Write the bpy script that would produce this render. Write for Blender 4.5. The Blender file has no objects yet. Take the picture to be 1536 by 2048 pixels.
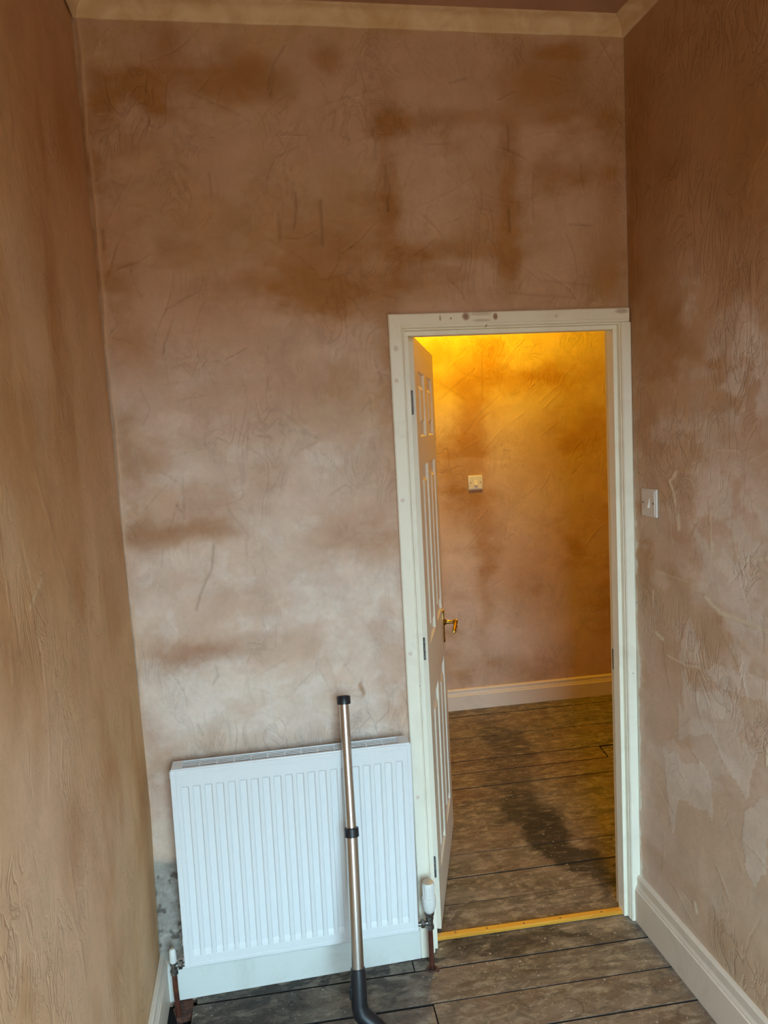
import bpy, math, random
import numpy as np
from mathutils import Vector, Matrix

random.seed(7)
scene = bpy.context.scene
C = scene.collection

# ------------------------------------------------------------------ camera
cam_data = bpy.data.cameras.new('camera')
cam = bpy.data.objects.new('camera', cam_data); C.objects.link(cam)
cam_data.sensor_fit = 'VERTICAL'; cam_data.sensor_height = 36.0; cam_data.sensor_width = 27.0
cam_data.lens = 1499.49 * 36 / 2048
cam_data.clip_start = 0.02
RIGHT = Vector((0.98365723, -0.17187513, -0.05364132))
DOWN = Vector((-0.07134262, -0.09852327, -0.99257413))
FWD = Vector((0.16531389, 0.98017963, -0.10917515))
m = Matrix.Identity(4)
for i in range(3):
    m[i][0] = RIGHT[i]; m[i][1] = -DOWN[i]; m[i][2] = -FWD[i]
m.translation = Vector((0.3936, -2.2490, 1.7173))
cam.matrix_world = m
scene.camera = cam

# ------------------------------------------------------------------ sky, lamps, exposure
world = bpy.data.worlds.new('sky'); scene.world = world; world.use_nodes = True
wn = world.node_tree; wn.nodes.clear()
wo = wn.nodes.new('ShaderNodeOutputWorld'); wb = wn.nodes.new('ShaderNodeBackground')
wt = wn.nodes.new('ShaderNodeTexCoord'); ws = wn.nodes.new('ShaderNodeSeparateXYZ'); wr = wn.nodes.new('ShaderNodeValToRGB')
wn.links.new(wt.outputs['Generated'], ws.inputs[0]); wn.links.new(ws.outputs['Z'], wr.inputs[0])
cr = wr.color_ramp                                # overcast: bright above the roofs, dim street below
cr.elements[0].position = 0.0; cr.elements[0].color = (0.13, 0.105, 0.07, 1)
cr.elements[1].position = 1.0; cr.elements[1].color = (0.53, 0.84, 1.0, 1)
e = cr.elements.new(0.02); e.color = (0.17, 0.145, 0.10, 1)
e = cr.elements.new(0.10); e.color = (0.50, 0.76, 0.92, 1)
wn.links.new(wr.outputs[0], wb.inputs['Color']); wb.inputs['Strength'].default_value = 26.5
wn.links.new(wb.outputs[0], wo.inputs['Surface'])

ROOM_Y = -3.25                                    # wall with the window, behind the camera
WX0, WX1, WZ0, WZ1 = 0.22, 1.36, 0.40, 2.40       # window opening
portal = bpy.data.lights.new('window_portal', 'AREA'); portal.shape = 'RECTANGLE'
portal.size = WX1 - WX0; portal.size_y = WZ1 - WZ0; portal.cycles.is_portal = True
po = bpy.data.objects.new('window_portal', portal); C.objects.link(po)
po.location = ((WX0 + WX1) / 2, ROOM_Y - 0.13, (WZ0 + WZ1) / 2)
po.rotation_euler = (math.radians(90), 0, 0)      # -Z of the lamp looks along +Y, into the room

hall = bpy.data.lights.new('hall_bulb', 'POINT'); hall.color = (1.0, 0.65, 0.003); hall.energy = 64; hall.shadow_soft_size = 0.05
ho = bpy.data.objects.new('hall_bulb', hall); C.objects.link(ho); ho.location = (1.50, 1.52, 2.62)

vs = scene.view_settings
vs.view_transform = 'Standard'; vs.look = 'None'; vs.gamma = 1.0; vs.use_curve_mapping = False
vs.exposure = 0.0
scene.cycles.max_bounces = 8; scene.cycles.diffuse_bounces = 5; scene.cycles.use_adaptive_sampling = True; scene.cycles.adaptive_threshold = 0.08; scene.cycles.adaptive_min_samples = 20; scene.cycles.use_denoising = True
scene.cycles.sample_clamp_indirect = 6.0

# stains, skim patches, scratches and some sunlit streaks painted into the plaster, in metres along / up each wall: (along, height, half width, half height, strength)
END_WET = [(.183, 2.673, .029, .059, .95), (.051, 2.664, .037, .049, .8), (.152, 2.692, .04, .026, .5), (.362, 2.713, .109, .034, .75), (.242, 2.812, .037, .045, .55), (.232, 2.772, .02, .065, .4), (.68, 2.765, .037, .03, .7), (.485, 2.706, .056, .035, .6), (.433, 2.752, .041, .04, .5), (.832, 2.358, .019, .27, .65), (.868, 2.604, .03, .028, .5), (1.018, 2.609, .182, .018, .6), (1.208, 2.4, .021, .204, .75), (1.001, 2.246, .201, .017, .65), (1.187, 2.195, .022, .059, .6), (1.139, 2.371, .078, .102, .5), (1.089, 2.486, .046, .043, .2), (1.34, 2.466, .061, .036, .65), (1.453, 2.441, .041, .037, .55), (1.333, 2.725, .095, .064, .55), (1.286, 2.731, .063, .085, .35), (1.43, 2.799, .04, .05, .5), (1.363, 2.676, .128, .043, .4), (1.546, 2.548, .046, .162, .5), (1.535, 2.28, .033, .181, .5), (1.512, 2.144, .058, .061, .65), (1.412, 2.72, .096, .086, .35), (.603, 2.122, .124, .029, .75), (.461, 2.153, .086, .028, .55), (.704, 2.071, .074, .023, .5), (.302, 2.112, .084, .042, .3), (.198, 2.361, .122, .162, .18), (.513, 2.29, .143, .126, .2), (.698, 2.217, .089, .114, .25), (.057, 1.991, .047, .033, .5), (.122, 1.95, .055, .035, .35), (.15, 1.448, .12, .025, .95), (.059, 1.451, .036, .05, .7), (.265, 1.45, .057, .021, .5), (.258, 1.539, .086, .023, .45), (.535, 1.751, .118, .038, .35), (.602, 1.873, .089, .044, .3), (.098, 1.663, .042, .032, .55), (.047, 1.684, .018, .086, .5), (.193, 1.081, .08, .023, .7), (.136, 1.095, .115, .036, .4), (.073, 1.029, .028, .061, .3), (.026, .881, .023, .107, .45), (.071, .829, .029, .062, .45), (.243, .78, .178, .022, .4), (.665, 1.416, .092, .04, .45), (.569, 1.35, .06, .031, .3), (.801, 1.924, .018, .236, .35), (.764, .953, .029, .145, .45), (.823, 1.608, .016, .183, .3), (.629, .807, .094, .048, .3), (.073, 2.172, .027, .164, .3), (.353, 1.855, .086, .02, .25), (.153, 1.309, .057, .021, .2), (.02, 2.255, .013, .081, .55), (-.001, 2.52, .012, .092, .6), (.756, 1.381, .031, .093, .3), (.35, 1.216, .118, .03, .22), (.491, 1.078, .091, .028, .2), (.71, 1.66, .046, .09, .25), (.889, 2.156, .092, .026, .3), (1.011, 2.11, .187, .021, .3), (1.329, 2.103, .114, .018, .3), (1.464, 2.236, .033, .075, .3)]
END_PALE = [(.299, 1.713, .271, .08, .6), (.59, 1.682, .179, .074, .55), (.105, .899, .086, .085, 1.0), (.239, .914, .162, .07, .6), (.359, 1.337, .22, .09, .45), (.578, 1.241, .183, .093, .55), (.475, .842, .229, .095, .65), (.718, 1.118, .086, .174, .5), (.093, 1.767, .055, .043, .5), (.13, 1.379, .099, .038, .7), (.285, 1.901, .141, .057, .45), (.521, 1.536, .179, .045, .4), (.996, 2.458, .153, .128, .3), (1.368, 2.311, .097, .089, .25), (.29, 1.005, .147, .031, .4), (.234, 1.6, .085, .026, .5), (.456, 1.45, .089, .03, .4), (.09, 1.24, .071, .045, .4), (.039, .972, .028, .046, .4), (.623, 1.975, .133, .036, .3), (.374, 1.136, .119, .038, .4), (.693, .815, .063, .081, .5), (.115, 1.865, .069, .028, .4)]
RIGHT_WET = [(-.078, 2.647, .064, .208, .5), (-.034, 2.226, .031, .297, .6), (-.139, 2.272, .084, .424, .4), (-.394, 2.515, .176, .243, .35), (-.554, 1.985, .115, .358, .3), (-.239, 1.9, .079, .084, .3), (-.092, 1.673, .06, .062, .4), (-.206, 1.642, .082, .029, .3), (-.591, 2.321, .072, .224, .4), (-.08, 1.263, .043, .097, .5), (-.422, 1.111, .092, .056, .3), (-.32, .738, .077, .092, .25), (-.19, .954, .086, .064, .2)]
RIGHT_PALE = [(-.591, 1.789, .084, .072, .5), (-.472, 1.823, .063, .101, .35), (-.329, 2.024, .024, .066, .4), (-.572, 1.934, .038, .095, .3), (-.512, 1.554, .165, .051, .3), (-.552, 1.392, .12, .077, .55), (-.47, 1.447, .065, .066, .5), (-.379, 1.368, .028, .098, .45), (-.359, 1.657, .143, .027, .3), (-.591, 1.207, .077, .026, .5), (-.18, 1.701, .039, .021, .3), (-.288, 1.811, .05, .083, .25), (-.591, 1.052, .058, .052, .4), (-.521, 1.256, .062, .04, .4)]  # pale patches; the sunlit streaks at mid height are painted in here too
LEFT_WET = [(-.942, 1.358, .036, .085, .55), (-1.051, 1.454, .03, .086, .6), (-.553, 1.423, .053, .061, .6), (-.258, 1.359, .074, .071, .55), (-.218, 1.257, .091, .048, .6), (-.642, 1.508, .119, .059, .3), (-.81, .954, .065, .057, .55), (-.071, .731, .061, .071, .5), (-.433, .941, .084, .041, .4), (-1.043, 1.373, .044, .043, .5), (-.041, 1.418, .076, .08, .45), (-.564, 2.061, .109, .164, .35), (-.228, 2.462, .096, .069, .75), (-.584, 2.349, .12, .133, .3), (-.353, 2.557, .32, .195, .45), (-.873, 1.673, .056, .169, .3), (-.593, 1.732, .124, .124, .25), (-1.154, .911, .026, .037, .5), (-.569, .55, .046, .027, .3), (-.282, 1.643, .095, .147, .3), (-.667, 1.242, .054, .056, .3), (-.951, 1.213, .041, .046, .3)]
LEFT_PALE = [(-.709, 2.266, .102, .202, .35), (-.764, 1.852, .131, .112, .3), (-.985, 1.543, .048, .061, .3), (-.806, 1.2, .197, .051, .25), (-1.02, 1.142, .141, .114, .35), (-.442, .794, .158, .119, .25), (-1.063, .949, .111, .067, .3), (-.77, 2.09, .095, .057, .4)]
HALL_WET = [(1.667, 1.716, .067, .349, .85), (1.647, 1.949, .09, .23, .5), (1.723, 1.974, .182, .04, .4), (1.875, 1.968, .368, .046, .5), (1.491, 2.155, .074, .071, .6), (1.788, 2.087, .061, .172, .5), (1.518, 1.432, .079, .117, .7), (1.616, 1.247, .122, .119, .7), (1.731, 1.029, .062, .181, .5), (1.703, .727, .044, .366, .45), (1.527, .25, .187, .05, .3), (2.208, 1.658, .19, .149, .35), (2.352, 1.073, .195, .185, .35), (2.074, 1.426, .189, .09, .3), (2.408, 2.005, .127, .088, .4), (2.429, 1.526, .129, .242, .4), (2.06, 1.931, .187, .058, .4), (2.034, .194, .194, .044, .4), (2.468, .436, .1, .318, .3), (1.955, .704, .095, .185, .25)]
HALL_PALE = [(2.023, 1.756, .187, .118, .4), (1.538, 1.867, .09, .172, .35), (1.979, .484, .256, .187, .5), (1.526, .925, .092, .361, .45), (2.067, 1.216, .19, .181, .35), (1.787, .472, .189, .186, .4), (1.564, .401, .155, .123, .4), (1.919, 1.466, .124, .119, .4)]
RIGHT_LINES = [([(-.263, 1.549), (-.23, 1.523), (-.246, 1.49), (-.256, 1.457)], .007, 1.0), ([(-.265, 1.423), (-.273, 1.39)], .009, 1.0), ([(-.125, 1.172), (-.124, 1.124)], .005, 1.0), ([(-.134, 1.044), (-.174, 1.032)], .008, .9), ([(-.334, .27), (-.344, .249)], .012, .55), ([(-.655, .881), (-.657, .846)], .007, 1.0), ([(-.4, 1.211), (-.468, 1.184), (-.551, 1.184), (-.658, 1.183)], .01, .7), ([(-.168, 1.239), (-.303, 1.241), (-.377, 1.227)], .004, .4), ([(-.205, .99), (-.299, .988), (-.374, 1.004)], .005, .6), ([(-.552, 1.34), (-.657, 1.364)], .006, .6), ([(-.334, 1.573), (-.449, 1.617), (-.553, 1.619)], .004, .4), ([(-.223, .552), (-.226, .423)], .007, .35), ([(-.482, .758), (-.55, .74), (-.61, .722)], .004, .4), ([(-.329, 2.05), (-.321, 1.972)], .008, .35), ([(-.474, 1.974), (-.481, 1.822)], .01, .35), ([(-.591, 1.872), (-.618, 1.787)], .007, .4), ([(-.426, 1.483), (-.434, 1.348)], .008, .5), ([(-.512, 1.438), (-.542, 1.326)], .012, .4), ([(-.663, 1.621), (-.591, 1.595)], .01, .4)]  # filler marks, with strokes that paint the sunlit streaks
LEFT_LINES = [([(-.832, 1.484), (-.88, 1.464), (-.918, 1.451)], .004, .9), ([(-.646, 1.186), (-.699, 1.168)], .003, .5), ([(-1.039, 1.419), (-1.041, 1.364)], .004, .4), ([(-.816, 1.175), (-.855, 1.115)], .003, .4), ([(-.367, 2.067), (-.329, 2.039)], .003, .3)]
RIGHT_SKIM = [[(-.272, .965), (-.286, .847), (-.249, .872), (-.263, .745), (-.311, .78), (-.396, .822), (-.431, .829), (-.464, .771), (-.529, .744), (-.58, .714), (-.6, .805), (-.62, .853), (-.59, .867), (-.55, .857), (-.561, .922), (-.551, .958), (-.466, .97), (-.323, .918), (-.299, .98)], [(-.57, .675), (-.55, .587), (-.58, .521), (-.6, .492), (-.649, .562), (-.666, .757), (-.62, .734)], [(-.169, .69), (-.207, .445), (-.22, .42), (-.251, .549), (-.393, .59), (-.428, .579), (-.418, .692), (-.37, .73), (-.294, .688)], [(-.398, 1.004), (-.466, .97), (-.591, .999), (-.658, 1.01), (-.658, 1.061), (-.551, 1.039), (-.444, 1.033)], [(-.301, 1.123), (-.259, .991), (-.362, 1.0), (-.375, 1.069), (-.327, 1.137)]]
END_CRACKS = [([(.564, 2.408), (.564, 2.359), (.555, 2.311)], .9), ([(.512, 2.353), (.512, 2.276)], .8), ([(.635, 2.387), (.635, 2.317), (.634, 2.261)], .9), ([(.559, 2.436), (.557, 2.394)], .6), ([(.325, 2.462), (.327, 2.401)], .5), ([(.834, 2.394), (.834, 2.358)], 1.0), ([(.828, 2.415), (.834, 2.485)], .7), ([(1.206, 2.357), (1.207, 2.295)], .9), ([(1.212, 2.602), (1.212, 2.53)], .6), ([(.192, 1.215), (.207, 1.26), (.228, 1.303), (.246, 1.332), (.257, 1.406)], .8), ([(.16, 1.531), (.178, 1.504)], .6), ([(.185, 1.61), (.179, 1.486)], .5), ([(.111, 1.402), (.103, 1.351)], .4), ([(.234, 1.043), (.24, 1.011), (.222, .982)], .6), ([(.168, .863), (.181, .83)], .6), ([(.611, 1.53), (.658, 1.557), (.673, 1.549)], .5), ([(.306, 1.506), (.365, 1.42)], .4), ([(.345, 1.739), (.386, 1.708)], .4), ([(.534, 1.729), (.591, 1.697), (.53, 1.67)], .5), ([(.466, .938), (.523, .988)], .4), ([(.025, 2.308), (.024, 2.255)], .9), ([(.01, 2.435), (.022, 2.442)], .7), ([(.063, 2.435), (.089, 2.426)], .6), ([(.505, 2.687), (.524, 2.754), (.562, 2.808)], .6), ([(.511, 2.673), (.53, 2.741)], .5), ([(1.038, 2.718), (1.092, 2.734)], .6), ([(.771, 1.925), (.786, 1.866)], .5), ([(.724, 1.779), (.749, 1.808), (.753, 1.748)], .5), ([(.841, 2.394), (.839, 2.457)], .6), ([(1.401, 2.314), (1.474, 2.311)], .5), ([(1.314, 2.148), (1.462, 2.13)], .4), ([(1.2, 2.113), (1.411, 2.093)], .4), ([(.954, 2.545), (1.031, 2.549)], .5), ([(.528, 2.511), (.587, 2.539)], .4), ([(.088, 1.867), (.11, 1.809), (.086, 1.767)], .4), ([(.548, 1.729), (.479, 1.791)], .4), ([(.721, 2.609), (.704, 2.568), (.732, 2.554)], .5), ([(.671, 2.622), (.696, 2.636), (.683, 2.581)], .5), ([(.794, 2.61), (.806, 2.555), (.806, 2.499)], .5), ([(.62, 2.162), (.71, 2.181)], .4)]
HALL_CRACKS = [([(1.747, 2.174), (1.737, 1.858)], .8), ([(1.842, 1.882), (1.715, 1.772), (1.619, 1.66)], .5), ([(1.548, 2.096), (1.634, 2.007), (1.784, 1.972)], .6), ([(1.454, 1.986), (1.628, 1.863)], .5), ([(1.478, 1.87), (1.695, 2.033)], .5), ([(2.223, 2.158), (2.315, 2.067)], .4)]

# ------------------------------------------------------------------ helpers
def tag(o, label=None, cat=None, group=None, kind=None):
    if label: o['label'] = label
    if cat: o['category'] = cat
    if group: o['group'] = group
    if kind: o['kind'] = kind
    return o

def empty(name, loc=(0, 0, 0), rot=(0, 0, 0)):
    o = bpy.data.objects.new(name, None); C.objects.link(o)
    o.location = loc; o.rotation_euler = rot; o.empty_display_size = 0.05
    return o

class MB:
    """collects vertices and faces of one mesh"""
    def __init__(s): s.v = []; s.f = []
    def add(s, vs_, fs):
        n = len(s.v); s.v += [tuple(q) for q in vs_]; s.f += [tuple(i + n for i in f) for f in fs]
    def box(s, x0, x1, y0, y1, z0, z1, b=0.0):
        if b <= 0:
            s.add([(x0,y0,z0),(x1,y0,z0),(x1,y1,z0),(x0,y1,z0),(x0,y0,z1),(x1,y0,z1),(x1,y1,z1),(x0,y1,z1)],
                  [(0,3,2,1),(4,5,6,7),(0,1,5,4),(1,2,6,5),(2,3,7,6),(3,0,4,7)]); return
        import bmesh
        bm = bmesh.new(); bmesh.ops.create_cube(bm, size=1)
        for v in bm.verts:
            v.co = Vector(((x0+x1)/2 + v.co.x*(x1-x0), (y0+y1)/2 + v.co.y*(y1-y0), (z0+z1)/2 + v.co.z*(z1-z0)))
        bmesh.ops.bevel(bm, geom=bm.edges[:], offset=b, segments=2, affect='EDGES', profile=0.6)
        bm.verts.ensure_lookup_table()
        s.add([v.co[:] for v in bm.verts], [[v.index for v in f.verts] for f in bm.faces]); bm.free()
    def ring_tube(s, pts, radii, n=20, cap=True):
        """tube through pts (Vectors) with a radius at each"""
        pts = [Vector(q) for q in pts]; rings = []
        t = (pts[1] - pts[0]).normalized()
        a = t.orthogonal().normalized()
        V = []; F = []
        for i, q in enumerate(pts):
            if i == 0: t = pts[1] - pts[0]
            elif i == len(pts) - 1: t = pts[-1] - pts[-2]
            else:
                t = (pts[i+1] - q).normalized() + (q - pts[i-1]).normalized()
            if t.length < 1e-9: t = Vector((0, 0, 1))
            t.normalize(); a = (a - t * a.dot(t)).normalized(); b = t.cross(a)
            for k in range(n):
                w = 2 * math.pi * k / n
                V.append(q + (a * math.cos(w) + b * math.sin(w)) * radii[i])
        for i in range(len(pts) - 1):
            for k in range(n):
                k2 = (k + 1) % n
                F.append((i*n+k, i*n+k2, (i+1)*n+k2, (i+1)*n+k))
        if cap:
            F.append(tuple(range(n))[::-1]); F.append(tuple((len(pts)-1)*n + k for k in range(n)))
        s.add(V, F)
    def lathe(s, base, axis, prof, n=24):
        """prof: (distance along axis, radius)"""
        base = Vector(base); axis = Vector(axis).normalized(); a = axis.orthogonal().normalized(); b = axis.cross(a)
        V = []; F = []
        for h, r in prof:
            for k in range(n):
                w = 2 * math.pi * k / n
                V.append(base + axis * h + (a * math.cos(w) + b * math.sin(w)) * max(r, 1e-5))
        for i in range(len(prof) - 1):
            for k in range(n):
                k2 = (k+1) % n
                F.append((i*n+k, i*n+k2, (i+1)*n+k2, (i+1)*n+k))
        F.append(tuple(range(n))[::-1]); F.append(tuple((len(prof)-1)*n+k for k in range(n)))
        s.add(V, F)
    def loft(s, secs, closed=True, cap=True):
        """secs: sections with equal numbers of points"""
        n = len(secs[0]); V = [q for sec in secs for q in sec]; F = []
        for i in range(len(secs) - 1):
            for k in range(n if closed else n - 1):
                k2 = (k+1) % n
                F.append((i*n+k, i*n+k2, (i+1)*n+k2, (i+1)*n+k))
        if cap and closed:
            F.append(tuple(range(n))[::-1]); F.append(tuple((len(secs)-1)*n+k for k in range(n)))
        s.add(V, F)
    def mesh(s, name, smooth=None):
        me = bpy.data.meshes.new(name); me.from_pydata(s.v, [], s.f); me.update()
        import bmesh
        bm = bmesh.new(); bm.from_mesh(me); bmesh.ops.recalc_face_normals(bm, faces=bm.faces); bm.to_mesh(me); bm.free()
        if smooth is not None:
            me.shade_smooth()
            try: me.set_sharp_from_angle(angle=math.radians(smooth))
            except Exception: pass
        return me
    def build(s, name, mat, parent=None, smooth=None, loc=None):
        me = s.mesh(name, smooth); me.materials.append(mat)
        o = bpy.data.objects.new(name, me); C.objects.link(o)
        if parent is not None: o.parent = parent
        if loc is not None: o.location = loc
        return o

def share(o, loc, parent):
    c = o.copy(); C.objects.link(c); c.parent = parent; c.location = loc
    return c

# ------------------------------------------------------------------ materials
def nt(name):
    ma = bpy.data.materials.new(name); ma.use_nodes = True
    t = ma.node_tree; b = t.nodes['Principled BSDF']
    return ma, t, b
def node(t, kind, **kw):
    n = t.nodes.new(kind)
    for k, v in kw.items():
        if k.startswith('i_'):
            key = k[2:].replace('_', ' ')
            n.inputs[key].default_value = v
        else: setattr(n, k, v)
    return n
def noise(t, vec, scale, detail=4, rough=0.55, dist=0.0):
    n = node(t, 'ShaderNodeTexNoise'); n.inputs['Scale'].default_value = scale; n.inputs['Detail'].default_value = detail
    n.inputs['Roughness'].default_value = rough; n.inputs['Distortion'].default_value = dist
    if vec is not None: t.links.new(vec, n.inputs['Vector'])
    return n.outputs['Fac']
def mapping(t, vec, scale=(1, 1, 1), loc=(0, 0, 0), rot=(0, 0, 0), vt='POINT'):
    n = node(t, 'ShaderNodeMapping'); n.vector_type = vt
    n.inputs['Scale'].default_value = scale; n.inputs['Location'].default_value = loc; n.inputs['Rotation'].default_value = rot
    t.links.new(vec, n.inputs['Vector']); return n.outputs[0]
def ramp(t, fac, stops):
    n = node(t, 'ShaderNodeValToRGB'); cr_ = n.color_ramp
    while len(cr_.elements) > 1: cr_.elements.remove(cr_.elements[-1])
    for i, (p_, c_) in enumerate(stops):
        el = cr_.elements[0] if i == 0 else cr_.elements.new(p_)
        el.position = p_
        el.color = (c_, c_, c_, 1) if isinstance(c_, (int, float)) else (*c_, 1)
    t.links.new(fac, n.inputs[0]); return n.outputs[0]
def mix(t, fac, a, b, mode='MIX'):
    n = node(t, 'ShaderNodeMix'); n.data_type = 'RGBA'; n.blend_type = mode
    for s_, v in ((0, fac), (6, a), (7, b)):
        if isinstance(v, (int, float)): n.inputs[s_].default_value = v
        elif isinstance(v, tuple): n.inputs[s_].default_value = (*v, 1)
        else: t.links.new(v, n.inputs[s_])
    return n.outputs[2]
def math_(t, op, a, b=0.0, clamp=False):
    n = node(t, 'ShaderNodeMath'); n.operation = op; n.use_clamp = clamp
    for s_, v in ((0, a), (1, b)):
        if isinstance(v, (int, float)): n.inputs[s_].default_value = v
        else: t.links.new(v, n.inputs[s_])
    return n.outputs[0]
def bump(t, b, h, strength=0.3, dist=0.002):
    n = node(t, 'ShaderNodeBump'); n.inputs['Strength'].default_value = strength; n.inputs['Distance'].default_value = dist
    t.links.new(h, n.inputs['Height']); t.links.new(n.outputs[0], b.inputs['Normal'])
def pos(t):
    return node(t, 'ShaderNodeNewGeometry').outputs['Position']

def mat_plaster():
    ma, t, b = nt('gypsum_plaster')
    a = node(t, 'ShaderNodeAttribute', attribute_name='tone'); h = node(t, 'ShaderNodeAttribute', attribute_name='relief')
    P = pos(t)
    n1 = noise(t, P, 9, 6, 0.62, 0.6); n2 = noise(t, P, 60, 5, 0.6)
    w1 = noise(t, mapping(t, P, (1, 1, .55)), 11, 5, 0.55, 2.2)
    wr_ = math_(t, 'POWER', math_(t, 'SUBTRACT', 1.0, math_(t, 'ABSOLUTE', math_(t, 'MULTIPLY', math_(t, 'SUBTRACT', w1, 0.5), 9.0)), 0, ), 3.0)
    wr_ = math_(t, 'MULTIPLY', math_(t, 'MAXIMUM', wr_, 0.0), ramp(t, noise(t, P, 3.3, 3), [(0.46, 0.0), (0.62, 1.0)]))
    f = math_(t, 'ADD', math_(t, 'MULTIPLY', n1, 0.42), math_(t, 'MULTIPLY', n2, 0.20))
    g = math_(t, 'SUBTRACT', math_(t, 'ADD', f, 0.69), math_(t, 'MULTIPLY', wr_, 0.08))
    v = node(t, 'ShaderNodeVectorMath', operation='SCALE'); t.links.new(a.outputs['Color'], v.inputs[0]); t.links.new(g, v.inputs['Scale'])
    t.links.new(v.outputs[0], b.inputs['Base Color'])
    b.inputs['Roughness'].default_value = 0.72; b.inputs['Specular IOR Level'].default_value = 0.3
    hh = math_(t, 'ADD', math_(t, 'MULTIPLY', h.outputs['Fac'], 1.0), math_(t, 'ADD', math_(t, 'MULTIPLY', n1, 0.55), math_(t, 'SUBTRACT', math_(t, 'MULTIPLY', n2, 0.16), math_(t, 'MULTIPLY', wr_, 0.6))))
    bump(t, b, hh, 0.6, 0.005)
    return ma
M_PLASTER = mat_plaster()

def mat_plain_plaster(name, c1, c2, scale=2.5, bs=0.4):
    ma, t, b = nt(name); P = pos(t)
    n1 = noise(t, P, scale, 6, 0.6, 0.8); n2 = noise(t, P, 40, 4)
    c = mix(t, ramp(t, n1, [(0.3, 0.0), (0.7, 1.0)]), c1, c2)
    t.links.new(c, b.inputs['Base Color']); b.inputs['Roughness'].default_value = 0.75
    bump(t, b, math_(t, 'ADD', n1, math_(t, 'MULTIPLY', n2, 0.3)), bs, 0.004)
    return ma
M_CEIL = mat_plain_plaster('ceiling_plaster', (0.36, 0.19, 0.11), (0.50, 0.30, 0.20))
M_ROUGH = mat_plain_plaster('back_plaster', (0.40, 0.24, 0.16), (0.52, 0.34, 0.25))
M_CORNICE = mat_plain_plaster('cornice_plaster', (0.62, 0.40, 0.20), (0.84, 0.68, 0.44), 9, 0.7)

KNOTS = [(1.052, 2.043, .016, .016, .9), (1.145, 2.040, .010, .014, .9), (1.10, 2.050, .05, .010, .35), (1.10, 2.030, .04, .006, .4), (.972, 2.040, .004, .012, .7), (1.005, 2.038, .004, .005, .8), (1.557, 2.045, .03, .01, .5), (.832, 1.955, .010, .012, .35), (1.116, 2.013, .004, .006, .8), (1.34, 2.036, .008, .008, .3)]
def mat_paint(name, col, dirt=(0.35, 0.25, 0.15), amount=0.35, rough=0.38, chips=0.0, scale=6):
    ma, t, b = nt(name); P = pos(t)
    n1 = noise(t, P, scale, 6, 0.65, 1.0); n2 = noise(t, P, 90, 3)
    d = math_(t, 'MULTIPLY', ramp(t, n1, [(0.52, 0.0), (0.80, 1.0)]), amount)
    c = mix(t, d, col, dirt)
    if chips > 0:
        vo = node(t, 'ShaderNodeTexVoronoi'); vo.inputs['Scale'].default_value = 26; t.links.new(P, vo.inputs['Vector'])
        k = ramp(t, math_(t, 'ADD', vo.outputs['Distance'], math_(t, 'MULTIPLY', n2, 0.12)), [(0.085, 1.0), (0.12, 0.0)])
        sel = ramp(t, noise(t, P, 3.1, 2), [(0.60, 0.0), (0.66, chips)])
        c = mix(t, math_(t, 'MULTIPLY', k, sel), c, (0.10, 0.06, 0.04))
    for kx, kz, ka, kb, ks in (KNOTS if name == 'cream_gloss_paint' else ()):
        mp = node(t, 'ShaderNodeMapping'); mp.vector_type = 'TEXTURE'; mp.inputs['Location'].default_value = (kx, -.018, kz); mp.inputs['Scale'].default_value = (ka, .03, kb)
        t.links.new(P, mp.inputs[0]); gq = node(t, 'ShaderNodeTexGradient', gradient_type='SPHERICAL'); t.links.new(mp.outputs[0], gq.inputs[0])
        c = mix(t, math_(t, 'MULTIPLY', ramp(t, math_(t, 'MULTIPLY', gq.outputs['Fac'], math_(t, 'ADD', n2, .6)), [(0.1, 0.0), (0.6, 1.0)]), ks), c, (0.30, 0.14, 0.07))
    t.links.new(c, b.inputs['Base Color']); b.inputs['Roughness'].default_value = rough
    bump(t, b, math_(t, 'ADD', n1, math_(t, 'MULTIPLY', n2, 0.4)), 0.12, 0.002)
    return ma
M_TRIM = mat_paint('cream_gloss_paint', (0.90, 0.86, 0.72), (0.45, 0.30, 0.18), 0.22, 0.4, 0.8)
M_DOOR = mat_paint('door_satin_paint', (0.86, 0.81, 0.68), (0.6, 0.45, 0.3), 0.08, 0.33)
M_SKIRT = mat_paint('skirting_paint', (0.78, 0.66, 0.54), (0.34, 0.24, 0.15), 0.25, 0.42, 0.9)
M_SKIRTW = mat_paint('white_skirting_paint', (0.78, 0.80, 0.76), (0.30, 0.24, 0.18), 0.22, 0.42, 1.0)
M_RAD = mat_paint('radiator_enamel', (0.79, 0.81, 0.82), (0.7, 0.7, 0.7), 0.05, 0.20)
M_SWITCH = mat_paint('switch_plastic', (0.74, 0.70, 0.64), (0.5, 0.4, 0.3), 0.05, 0.3)
M_VALVEW = mat_paint('valve_plastic', (0.78, 0.78, 0.74), (0.55, 0.45, 0.35), 0.10, 0.4)
M_CAPB = mat_paint('yellowed_plastic', (0.62, 0.52, 0.40), (0.35, 0.22, 0.12), 0.4, 0.5)

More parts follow.
